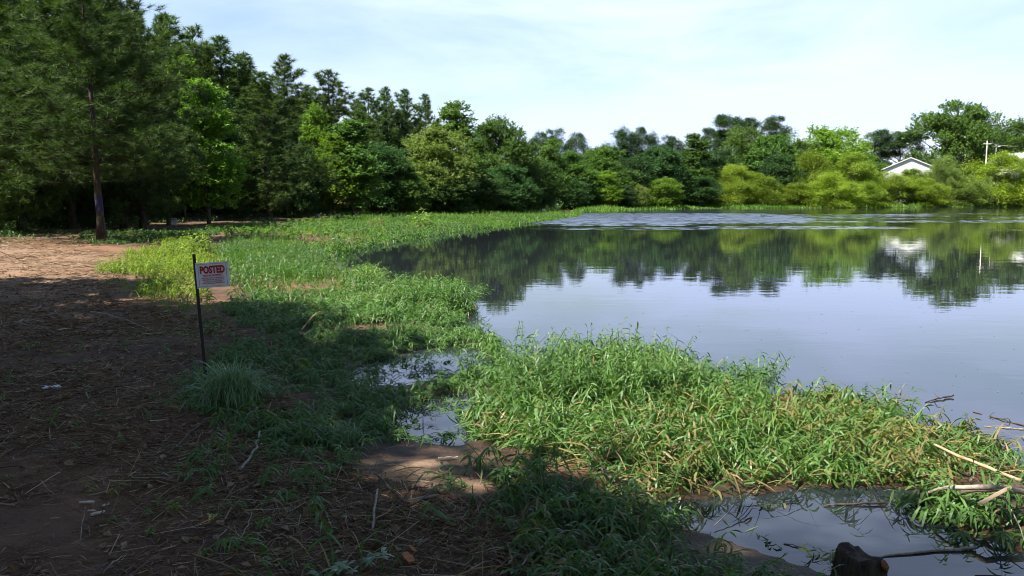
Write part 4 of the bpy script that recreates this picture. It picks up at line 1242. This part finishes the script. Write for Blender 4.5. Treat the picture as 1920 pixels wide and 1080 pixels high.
leafy_plant('drooping_weed', 650, 1068, 0.2, 5, 0.9, 8, 0.085, 0.022, 'droop', 'fallen grey-green sprig at the bottom edge of the photo', 'weed', 0.05)
leafy_plant('water_weed', 1690, 995, 0.22, 4, 0.5, 7, 0.10, 0.018, 'weed', 'weed sprig standing alone in the near puddle', 'weed', 0.05)
leafy_plant('water_weed', 1672, 770, 0.42, 3, 0.45, 9, 0.10, 0.014, 'weed', 'tall sprig rising from the sunlit tip of the weed mat', 'weed', 0.05)

def grass_clump(px, py, label, r=0.42, n=420, h=0.5):
    g = ground(px, py)
    o = MB()
    a = rng.uniform(0, 6.28, n)
    b = np.column_stack([rng.normal(0, 0.07, n), rng.normal(0, 0.07, n), np.zeros(n)])
    ribbons(o, b, a, rng.uniform(1.0, 1.5, n), h * rng.uniform(0.6, 1.2, n), rng.uniform(0.006, 0.011, n), rng.uniform(0.55, 0.95, n), 7, 'blade', None, rng.normal(0, 0.3, n))
    c = build('grass_clump', o, M['droop'])
    c.location = g
    return tag(c, label, 'grass clump')
grass_clump(436, 762, 'fountain-shaped clump of drooping grass at the foot of the sign post', 0.42, 620, 0.86)
grass_clump(384, 768, 'small drooping grass tuft left of the fountain-shaped clump', 0.2, 140, 0.3)
grass_clump(640, 830, 'pale arching grass tuft beside the sunlit bare earth', 0.3, 120, 0.34)

# ------------------------------------------------------------------ signs
def text_mesh(body, size, bold=0.0, width=None):
    cu = bpy.data.curves.new("lettering", 'FONT')
    cu.body = body
    cu.size = size
    cu.align_x = 'CENTER'
    cu.align_y = 'CENTER'
    cu.offset = bold
    cu.extrude = 0.0004
    cu.resolution_u = 3
    o = bpy.data.objects.new("lettering", cu)
    scene.collection.objects.link(o)
    bpy.context.view_layer.update()
    me = bpy.data.meshes.new_from_object(o.evaluated_get(bpy.context.evaluated_depsgraph_get()))
    bpy.data.objects.remove(o)
    co = np.zeros(len(me.vertices) * 3, np.float32)
    me.vertices.foreach_get("co", co)
    co = co.reshape(-1, 3)
    if width:
        co[:, 0] *= width / max(np.ptp(co[:, 0]), 1e-6)
    new = np.column_stack([co[:, 0], -co[:, 2], co[:, 1]])       # stand it up, facing -Y
    me.vertices.foreach_set("co", np.ascontiguousarray(new, np.float32).ravel())
    me.update()
    return me

def posted_sign():
    g = ground(389, 736)
    top = at_depth(362, 477, g[1])
    L = float(np.linalg.norm(top - g))
    o = empty('posted_sign', g, 'white POSTED sign with red lettering on a leaning black stake', 'sign')
    lean = math.atan2(top[0] - g[0], top[2] - g[2])
    o.rotation_euler = (R(-2), lean, R(8))
    mb = MB()
    box(mb, (-0.013, -0.004, -0.25), (0.013, 0.002, L))
    box(mb, (-0.003, 0.002, -0.25), (0.003, 0.022, L))
    build('stake', mb, M['black'], o)
    w, h = 0.272, 0.215
    z0 = L - 0.078 - h
    x0 = 0.004
    mb = MB()
    # slightly wavy plastic sheet with real thickness
    nx, nzz = 14, 8
    gx, gz = np.meshgrid(np.linspace(0, w, nx), np.linspace(0, h, nzz), indexing='ij')
    gy = -0.010 + 0.003 * np.sin(gx / w * 3.0)
    fr = np.stack([gx + x0, gy, gz + z0], -1).reshape(-1, 3)
    bk = fr + [0, 0.002, 0]
    i, j = np.meshgrid(np.arange(nx - 1), np.arange(nzz - 1), indexing='ij')
    a = (i * nzz + j).ravel()
    f1 = np.stack([a, a + nzz, a + nzz + 1, a + 1], -1)
    n = nx * nzz
    edge = []
    loop = [k * nzz for k in range(nx)] + [(nx - 1) * nzz + k for k in range(1, nzz)] + [k * nzz + nzz - 1 for k in range(nx - 2, -1, -1)] + [k for k in range(nzz - 2, 0, -1)]
    for q in range(len(loop)):
        p0, p1 = loop[q], loop[(q + 1) % len(loop)]
        edge.append([p1, p0, p0 + n, p1 + n])
    mb.add(np.concatenate([fr, bk]), np.concatenate([f1, f1[:, ::-1] + n, np.array(edge)]))
    pl = build('panel', mb, M['white'], o)
    mb = MB()
    bw, y = 0.0022, -0.0118
    for (xa, za, xb, zb_) in ((0.02, 0.012, w - 0.02, 0.012 + bw), (0.02, h - 0.014, w - 0.02, h - 0.014 + bw), (0.02, 0.012 + bw, 0.02 + bw, h - 0.014), (w - 0.02 - bw, 0.012 + bw, w - 0.02, h - 0.014)):
        box(mb, (x0 + xa, y, z0 + za), (x0 + xb, y + 0.001, z0 + zb_))
    build('border_line', mb, M['border'], pl)
    cx = x0 + w / 2
    for body, zc, sz, bold, wd in (('POSTED', 0.150, 0.085, 0.0040, 0.205), ('PRIVATE PROPERTY', 0.103, 0.020, 0.0006, 0.165),
                                    ('HUNTING, FISHING, TRAPPING OR', 0.082, 0.0135, 0.0003, 0.190), ('TRESPASSING FOR ANY PURPOSE', 0.067, 0.0135, 0.0003, 0.185),
                                    ('IS STRICTLY FORBIDDEN', 0.052, 0.0135, 0.0003, 0.150), ('VIOLATORS WILL BE PROSECUTED', 0.037, 0.0135, 0.0003, 0.190)):
        t = link('lettering', text_mesh(body, sz, bold, wd), M['red'], pl)
        t.location = (cx, -0.0125, z0 + zc)
    for cxx, czz in ((0.008, h - 0.008), (w - 0.008, h - 0.008), (0.008, 0.008), (w - 0.008, 0.008)):
        mb = MB()
        tube(mb, [[x0 + cxx, -0.0125, z0 + czz], [x0 + cxx, -0.006, z0 + czz]], 0.0035, 8)
        build('rivet', mb, M['black'], pl)
posted_sign()

# small white notices along the wood's edge
def notice_proto():
    parts = []
    mb = MB(); box(mb, (-0.02, 0.004, -0.2), (0.02, 0.03, 0.74)); parts.append(('stake', mb.mesh('stake'), M['stick_dark'], None))
    mb = MB(); box(mb, (-0.155, -0.006, 0.55), (0.155, 0.004, 0.92)); parts.append(('panel', mb.mesh('panel'), M['white'], None))
    t = text_mesh('POSTED', 0.09, 0.002, 0.24)
    parts.append(('lettering', t, M['red'], (0, -0.0085, 0.85)))
    t2 = text_mesh('PRIVATE PROPERTY', 0.03, 0.0005, 0.24)
    parts.append(('lettering', t2, M['red'], (0, -0.0085, 0.76)))
    return parts
NP = notice_proto()
for px, py, d, hpx, rz, lab in ((325, 409, 41, 14, -12, 'white notice on a stake in the dark wood behind the yellow-green shrub'),
                                (597, 402, 62, 9, 18, 'small white notice at the wood edge right of the low-branched pine'),
                                (709, 400, 70, 8, 10, 'small white notice under the dark trees above the bank'),
                                (1019, 391.5, 92, 7, 5, 'tiny white notice beyond the grassy spit')):
    tp = at_depth(px, py, d)
    zg = tz1(tp[0], tp[1])
    s = min(max((tp[2] - zg) / 0.92, 0.9), 1.25)
    o = empty('notice_sign', (tp[0], tp[1], tp[2] - 0.92 * s), lab, 'sign', 'white notices along the edge of the wood')
    o.scale = (s, s, s)
    o.rotation_euler = (R(random.uniform(-4, 4)), R(random.uniform(-5, 5)), R(rz))
    panel = None
    for nm, me, mt, loc in NP:
        if len(me.materials) == 0: me.materials.append(mt)
        c = bpy.data.objects.new(nm, me)
        scene.collection.objects.link(c)
        c.parent = panel if nm == 'lettering' else o
        if loc: c.location = loc
        if nm == 'panel': panel = c

# ------------------------------------------------------------------ sticks, stump, plank and other litter
def stick(name, pts, r0, r1, mat, label, cat='stick', jitter=0.012, sides=7, lift=0.0, n=10, side=None):
    """pts: (px, py, height above the ground or water)"""
    P = []
    for px, py, h in pts:
        z = 0.1
        for _ in range(4):
            a = at(px, py, z)
            z = max(tz1(a[0], a[1]), 0.0) + h
        P.append([a[0], a[1], z])
    P = np.array(P)
    seg = np.concatenate([[0], np.cumsum(np.linalg.norm(np.diff(P, axis=0), axis=1))])
    s = np.linspace(0, seg[-1], n)
    Q = np.stack([np.interp(s, seg, P[:, c]) for c in range(3)], 1)
    Q[1:-1] += rng.normal(0, jitter, (n - 2, 3)) * [1, 1, 0.5]
    o0 = Q[0].copy()
    mb = MB()
    tube(mb, Q - o0, np.linspace(r0, r1, n) * rng.uniform(0.85, 1.15, n), sides)
    if side:
        for u, dx, dy, dz, rr in side:
            k = int(u * (n - 1))
            q = Q[k] - o0
            e = q + [dx, dy, dz]
            tube(mb, np.array([q, (q + e) / 2 + rng.normal(0, 0.01, 3), e]), [rr, rr * 0.8, rr * 0.4], 5)
    o = build(name, mb, M[mat], None, True)
    o.location = o0
    return tag(o, label, cat)

stick('fallen_stick', [(1752, 832, 0.16), (1830, 868, 0.14), (1915, 902, 0.09)], 0.009, 0.012, 'tan_stick', 'straight tan stick slanting out of the weeds at the right edge', jitter=0.003)
stick('fallen_branch', [(1728, 928, 0.06), (1780, 915, 0.15), (1850, 912, 0.19), (1935, 925, 0.15)], 0.009, 0.017, 'stick', 'bent grey branch lying on the debris bar below the plank', 'branch', 0.006)
stick('fallen_branch', [(1800, 925, 0.10), (1870, 916, 0.15), (1940, 912, 0.14)], 0.010, 0.014, 'stick_dark', 'dark brown branch behind the small plank', 'branch', 0.006)
stick('thin_twig', [(1855, 900, 0.10), (1890, 945, 0.12), (1908, 985, 0.10), (1935, 1040, 0.04)], 0.004, 0.003, 'stick', 'thin pale twig arching down over the right bar weeds', 'twig', 0.006)
stick('thin_twig', [(1800, 880, 0.05), (1850, 912, 0.09), (1870, 935, 0.12)], 0.004, 0.003, 'stick_dark', 'thin dark twig crossing the debris bar left of the plank', 'twig', 0.006)
stick('floating_stick', [(1615, 1050, 0.004), (1700, 1037, 0.006), (1830, 1026, 0.012)], 0.004, 0.007, 'stick', 'long pale stick floating across the near puddle', jitter=0.004)
stick('floating_stick', [(1545, 948, 0.006), (1610, 944, 0.01), (1660, 942, 0.015)], 0.004, 0.006, 'stick_dark', 'dark stick lying in the puddle against the weed mat', jitter=0.004)
stick('floating_stick', [(1470, 1018, 0.004), (1510, 1028, 0.004)], 0.003, 0.004, 'stick', 'short pale stick floating in the near corner of the puddle', jitter=0.003)
stick('floating_stick', [(1825, 772, 0.004), (1870, 784, 0.006), (1935, 802, 0.004)], 0.004, 0.006, 'stick_dark', 'dark knobbly stick floating on the pond at the right edge', jitter=0.008, side=[(0.4, 0.04, 0.03, 0.03, 0.004), (0.7, -0.03, 0.05, 0.02, 0.004)])
stick('floating_stick', [(1845, 799, 0.004), (1925, 806, 0.004)], 0.003, 0.004, 'tan_stick', 'pale tan stick floating just below the knobbly one', jitter=0.005)
stick('floating_twig', [(1735, 754, 0.004), (1760, 747, 0.012), (1788, 741, 0.02)], 0.005, 0.009, 'stick_dark', 'small forked dark twig floating on open water', 'twig', 0.006, side=[(0.4, 0.02, -0.08, 0.03, 0.004), (0.6, -0.03, 0.06, 0.03, 0.004)])
stick('upright_twig', [(985, 668, 0.02), (1005, 650, 0.10), (1022, 630, 0.20), (1026, 622, 0.25)], 0.004, 0.002, 'stick_dark', 'curved bare twig rising from the water behind the weeds', 'twig', 0.004)
stick('upright_twig', [(1606, 742, 0.0), (1607, 742, 0.26)], 0.003, 0.0015, 'stick_dark', 'straight thin stem standing in the water off the weed tip', 'twig', 0.002)
stick('pale_branch', [(452, 880, 0.02), (465, 862, 0.03), (480, 838, 0.05), (487, 808, 0.07)], 0.009, 0.006, 'stick', 'crooked grey branch lying in the shaded weeds below the sign', 'branch', 0.004, side=[(0.4, -0.08, 0.02, 0.02, 0.004)])
stick('pale_branch', [(699, 992, 0.02), (702, 955, 0.03), (708, 918, 0.05)], 0.007, 0.006, 'stick', 'short straight pale branch in the shaded weeds at bottom centre', 'branch', 0.003)
stick('pale_branch', [(305, 862, 0.01), (330, 838, 0.02), (372, 800, 0.03), (385, 785, 0.04)], 0.006, 0.008, 'stick_dark', 'brown branch lying on bare ground left of the crooked grey one', 'branch', 0.006)
stick('thin_twig', [(447, 1020, 0.01), (465, 985, 0.04), (472, 960, 0.06)], 0.003, 0.002, 'stick', 'thin forked twig standing on clay at the bottom left', 'twig', 0.003, side=[(0.2, -0.04, 0.04, 0.06, 0.002)])
stick('thin_twig', [(192, 1078, 0.0), (205, 1058, 0.04), (232, 1042, 0.03)], 0.004, 0.002, 'stick', 'small curved twig on the path at the bottom edge', 'twig', 0.003)
stick('thin_twig', [(150, 1010, 0.01), (160, 950, 0.03)], 0.002, 0.0015, 'stick', 'hair-thin twig passing left of the wood chips', 'twig', 0.003)
stick('dead_branch', [(170, 585, 0.03), (215, 592, 0.08), (250, 603, 0.04), (290, 622, 0.02)], 0.010, 0.005, 'stick', 'pale curved branch across the dark debris behind the sign', 'branch', 0.01)
stick('dead_branch', [(700, 885, 0.05), (770, 950, 0.06), (815, 918, 0.06)], 0.006, 0.004, 'stick_dark', 'dark bent branch in the shaded weeds below the bare earth', 'branch', 0.006)
stick('dead_branch', [(960, 1075, 0.01), (1010, 1030, 0.03), (1035, 1005, 0.04)], 0.005, 0.006, 'stick', 'grey branch on the mud at bottom centre', 'branch', 0.004)
stick('dead_branch', [(1340, 985, 0.02), (1380, 945, 0.06), (1410, 920, 0.08)], 0.003, 0.004, 'stick', 'thin pale branch leaning from the weed mat into the puddle', 'branch', 0.003)
stick('wood_stake', [(93, 628, 0.0), (88, 628, 0.33)], 0.016, 0.012, 'stick_dark', 'brown wooden stake standing at the edge of the dirt path', 'stake', 0.002)
stick('wood_stake', [(238, 588, 0.0), (233, 588, 0.20)], 0.010, 0.008, 'stick_dark', 'thin brown stake behind the debris right of the path', 'stake', 0.002)
stick('wood_stake', [(562, 625, -0.05), (566, 626, 0.24)], 0.022, 0.014, 'stick_dark', 'short black stub standing in the shallow water behind the sign', 'stake', 0.004)
stick('bent_stem', [(566, 618, 0.15), (590, 590, 0.32), (625, 578, 0.46), (665, 580, 0.47)], 0.006, 0.003, 'tan_stick', 'thin bent stem arching from the black stub', 'stem', 0.006)
stick('wood_stake', [(480, 594, 0.0), (474, 594, 0.24)], 0.008, 0.004, 'stick_dark', 'thin dark twig stub upright among lit weeds right of the sign', 'stake', 0.004)
stick('bent_stem', [(385, 598, 0.0), (392, 598, 0.25), (402, 598, 0.36)], 0.005, 0.003, 'stick_dark', 'dark stem standing right behind the sign panel', 'stem', 0.004)
stick('bent_stem', [(-12, 466, 0.0), (2, 462, 0.25), (18, 460, 0.42)], 0.018, 0.008, 'stick', 'pale bent stick at the far left edge of the path', 'stick', 0.006)

# wood chips and scraps
def slab(name, px, py, l, w, t, rz, tilt, mat, label, cat, group=None):
    g = ground(px, py)
    mb = MB()
    n = 7
    xs = np.linspace(-l / 2, l / 2, n)
    wv = w / 2 * (0.55 + 0.45 * np.sin(np.linspace(0.3, 2.9, n))) * rng.uniform(0.8, 1.2, n)
    V = []
    for x, a in zip(xs, wv):
        b = t * rng.uniform(0.6, 1.1)
        V += [[x, -a, 0], [x, a, 0], [x, a * 0.9, b], [x, -a * 0.9, b]]
    Fc = [[4 * i + j, 4 * i + (j + 1) % 4, 4 * i + 4 + (j + 1) % 4, 4 * i + 4 + j] for i in range(n - 1) for j in range(4)]
    Fc += [[0, 3, 2, 1], [4 * n - 4, 4 * n - 3, 4 * n - 2, 4 * n - 1]]
    mb.add(V, Fc)
    o = build(name, mb, M[mat])
    o.location = (g[0], g[1], g[2] + 0.012)
    o.rotation_euler = (0, R(tilt), R(rz))
    return tag(o, label, cat, group)
GC = 'pale wood chips on the shaded path'
slab('wood_chip', 163, 946, 0.075, 0.016, 0.008, 25, 5, 'chip', 'upper left pale chip of the four on the dark path', 'wood chip', GC)
slab('wood_chip', 184, 967, 0.070, 0.022, 0.010, 40, -4, 'chip', 'largest pale chip of the four on the dark path', 'wood chip', GC)
slab('wood_chip', 199, 951, 0.050, 0.013, 0.007, 80, 6, 'chip', 'steep right-hand pale chip of the four on the dark path', 'wood chip', GC)
slab('wood_chip', 172, 962, 0.045, 0.010, 0.006, 10, 3, 'chip', 'thin splinter chip lowest of the four on the dark path', 'wood chip', GC)
slab('wood_chip', 840, 862, 0.14, 0.02, 0.010, 30, 8, 'chip', 'pale bark strip on the sunlit bare earth', 'wood chip')
slab('bark_strip', 795, 938, 0.20, 0.025, 0.010, 40, 6, 'stick', 'brown bark strip in the shaded weeds at bottom centre', 'bark')
slab('dead_leaf', 765, 1052, 0.09, 0.045, 0.012, -60, 8, 'red_leaf', 'curled orange dead leaf at the bottom centre edge', 'dead leaf')
slab('dead_leaf', 773, 1034, 0.06, 0.02, 0.008, -50, 12, 'red_leaf', 'narrow reddish dead leaf just above the curled orange one', 'dead leaf')

def paper_scrap():
    g = ground(98, 731)
    mb = MB()
    n = 7
    gx, gy = np.meshgrid(np.linspace(-0.07, 0.07, n), np.linspace(-0.035, 0.035, n), indexing='ij')
    z = 0.03 * rng.random((n, n))
    V = np.stack([gx + rng.normal(0, 0.005, gx.shape), gy, z], -1).reshape(-1, 3)
    i, j = np.meshgrid(np.arange(n - 1), np.arange(n - 1), indexing='ij')
    a = (i * n + j).ravel()
    mb.add(V, np.stack([a, a + n, a + n + 1, a + 1], -1))
    o = build('paper_scrap', mb, M['paper'])
    o.location = (g[0], g[1], g[2] + 0.012)
    tag(o, 'crumpled pale paper scrap on the shaded dirt path', 'litter')
paper_scrap()

def plank():
    a, b = at(1838, 944, 0.20), at(1893, 914, 0.25)
    mb = MB()
    L = float(np.linalg.norm(b - a))
    box(mb, (0, -0.016, -0.009), (L, 0.016, 0.009))
    o = build('wooden_plank', mb, M['plank'])
    d = Vector(b - a).normalized()
    o.location = a
    o.rotation_euler = d.to_track_quat('X', 'Z').to_euler()
    o.rotation_euler.rotate_axis('X', R(-35))
    bv = o.modifiers.new('edge', 'BEVEL')
    bv.width = 0.002
    tag(o, 'short sawn plank tilted on the debris bar at the right edge', 'plank')
plank()

def stump():
    c = at(1612, 1098, -0.03)
    o = empty('tree_stump', c, 'black rotten stump at the bottom edge beside the puddle', 'stump')
    top = at_depth(1612, 1034, c[1])[2] - c[2]
    mb = MB()
    S, K = 28, 9
    th = np.linspace(0, 2 * np.pi, S, endpoint=False)
    V = []
    rj = 1 + 0.10 * np.sin(3 * th + 1) + 0.07 * np.sin(7 * th) + rng.normal(0, 0.03, S)
    topj = top * (1 - 0.16 * np.clip(np.cos(th - 0.2), 0, 1) * 2.0) + rng.normal(0, 0.008, S)
    for k in range(K):
        f = k / (K - 1)
        r = (0.125 - 0.022 * f + 0.03 * (1 - f) ** 3) * rj
        V.append(np.stack([np.cos(th) * r, np.sin(th) * r * 0.9, (-0.05 + f * (topj + 0.05))], 1))
    for f in (0.72, 0.35):
        V.append(np.stack([np.cos(th) * 0.103 * rj * f, np.sin(th) * 0.093 * rj * f, topj - 0.02 * (1 - f) + rng.normal(0, 0.006, S)], 1))
    V = np.concatenate(V)
    kk = K + 2
    Fc = [[i * S + j, i * S + (j + 1) % S, (i + 1) * S + (j + 1) % S, (i + 1) * S + j] for i in range(kk - 1) for j in range(S)]
    V = np.concatenate([V, [[0, 0, top - 0.03]]])
    e = (kk - 1) * S
    Fc += [[e + j, e + j + 1, e + (j + 2) % S, len(V) - 1] for j in range(0, S, 2)]
    mb.add(V, Fc)
    build('bark', mb, M['stump'], o, True)
    for a0, zz in ((-0.75, 0.9), (-0.28, 0.72)):
        mb = MB()
        pts = [[math.cos(a0) * 0.109, math.sin(a0) * 0.100, top * (zz - 0.32)], [math.cos(a0) * 0.108, math.sin(a0) * 0.099, top * (zz - 0.1)], [math.cos(a0) * 0.100, math.sin(a0) * 0.092, top * zz]]
        tube(mb, pts, [0.006, 0.016, 0.010], 7)
        build('red_wood', mb, M['stump_red'], o, True)
stump()

# ------------------------------------------------------------------ houses and poles on the far rise
def house(px, d, apex_y, w, dep, rz, label, wall_h):
    ap = at_depth(px, apex_y, d)
    z0 = tz1(ap[0], ap[1])
    H = ap[2] - z0
    o = empty('white_house', (ap[0], ap[1], z0 - 0.1), label, 'house')
    o.rotation_euler = (0, 0, R(rz))
    eave = H - w * 0.24
    mb = MB()
    box(mb, (-w / 2, -dep / 2, 0), (w / 2, dep / 2, eave))
    for yy, s in ((-dep / 2, 1), (dep / 2, -1)):
        q = [[-w / 2, yy, eave], [w / 2, yy, eave], [0, yy, H - 0.15], [-w / 4, yy, (eave + H - 0.15) / 2]]
        mb.add(q, [[0, 1, 2, 3] if s > 0 else [3, 2, 1, 0]])
    build('wall', mb, M['siding'], o)
    mb = MB()
    for s in (-1, 1):
        V = []
        ov = 0.45
        for t_ in (0, 0.16):
            V += [[0, -dep / 2 - ov, H + t_ - 0.1], [0, dep / 2 + ov, H + t_ - 0.1], [s * (w / 2 + ov), dep / 2 + ov, eave - 0.24 * ov + t_], [s * (w / 2 + ov), -dep / 2 - ov, eave - 0.24 * ov + t_]]
        mb.add(V, [[0, 1, 2, 3], [4, 7, 6, 5], [0, 3, 7, 4], [1, 5, 6, 2], [2, 6, 7, 3]])
    build('roof', mb, M['roof'], o)
    for fx in (-w * 0.25, w * 0.22):
        mb = MB()
        box(mb, (fx - 0.5, -dep / 2 - 0.03, eave * 0.35), (fx + 0.5, -dep / 2 - 0.004, eave * 0.35 + 1.4))
        wd = build('window', mb, M['glass'], o)
        mb = MB()
        for lo, hi in (((-0.6, 0), (-0.5, 1.4)), ((0.5, 0), (0.6, 1.4)), ((-0.6, -0.1), (0.6, 0)), ((-0.6, 1.4), (0.6, 1.5))):
            box(mb, (fx + lo[0], -dep / 2 - 0.06, eave * 0.35 + lo[1]), (fx + hi[0], -dep / 2 - 0.005, eave * 0.35 + hi[1]))
        build('frame', mb, M['siding'], wd)
    mb = MB()
    box(mb, (-0.5, -dep / 2 - 0.04, 0.1), (0.5, -dep / 2 - 0.004, 2.2))
    build('door', mb, M['pole'], o)
house(1706, 187, 296, 10.5, 8, -22, 'white gabled house half hidden behind the willows', 5)
house(1908, 196, 286, 9, 8, 15, 'white house behind the golden willows at the right edge', 4)

poles = []
for px, ty, d, lab in ((1851, 264, 192, 'taller left utility pole above the giant golden willow'), (1868, 269, 197, 'shorter right utility pole above the giant golden willow')):
    tp = at_depth(px, ty, d)
    z0 = tz1(tp[0], tp[1])
    o = empty('utility_pole', (tp[0], tp[1], z0), lab, 'utility pole', 'utility poles on the far rise')
    Hp = tp[2] - z0
    mb = MB()
    tube(mb, [[0, 0, -0.3], [0, 0, Hp * 0.5], [0, 0, Hp]], [0.14, 0.12, 0.10], 9)
    build('post', mb, M['pole'], o, True)
    mb = MB()
    box(mb, (-0.9, -0.2, Hp - 0.75), (0.9, -0.145, Hp - 0.58))
    ca = build('crossarm', mb, M['pole'], o)
    for x in (-0.8, 0.8):
        mb = MB()
        tube(mb, [[x, -0.17, Hp - 0.58], [x, -0.17, Hp - 0.40]], [0.05, 0.035], 7)
        build('insulator', mb, M['glass'], ca)
    poles.append((tp, Hp))
mb = MB()
for k, dx in ((0, -0.8), (1, 0.8)):
    a = poles[0][0] + np.array([dx, -0.17, -0.4])
    b = poles[1][0] + np.array([dx, -0.17, -0.4])
    c = b + np.array([28, 6, 0.8])
    for p, q in ((a, b), (b, c)):
        s = np.linspace(0, 1, 12)
        pts = p + (q - p) * s[:, None]
        pts[:, 2] -= 0.02 * np.linalg.norm(q - p) * 4 * s * (1 - s)
        tube(mb, pts, 0.022, 4, cap=False)
tag(build('power_line', mb, M['pole']), 'pair of pale wires strung between the two utility poles', 'power line')
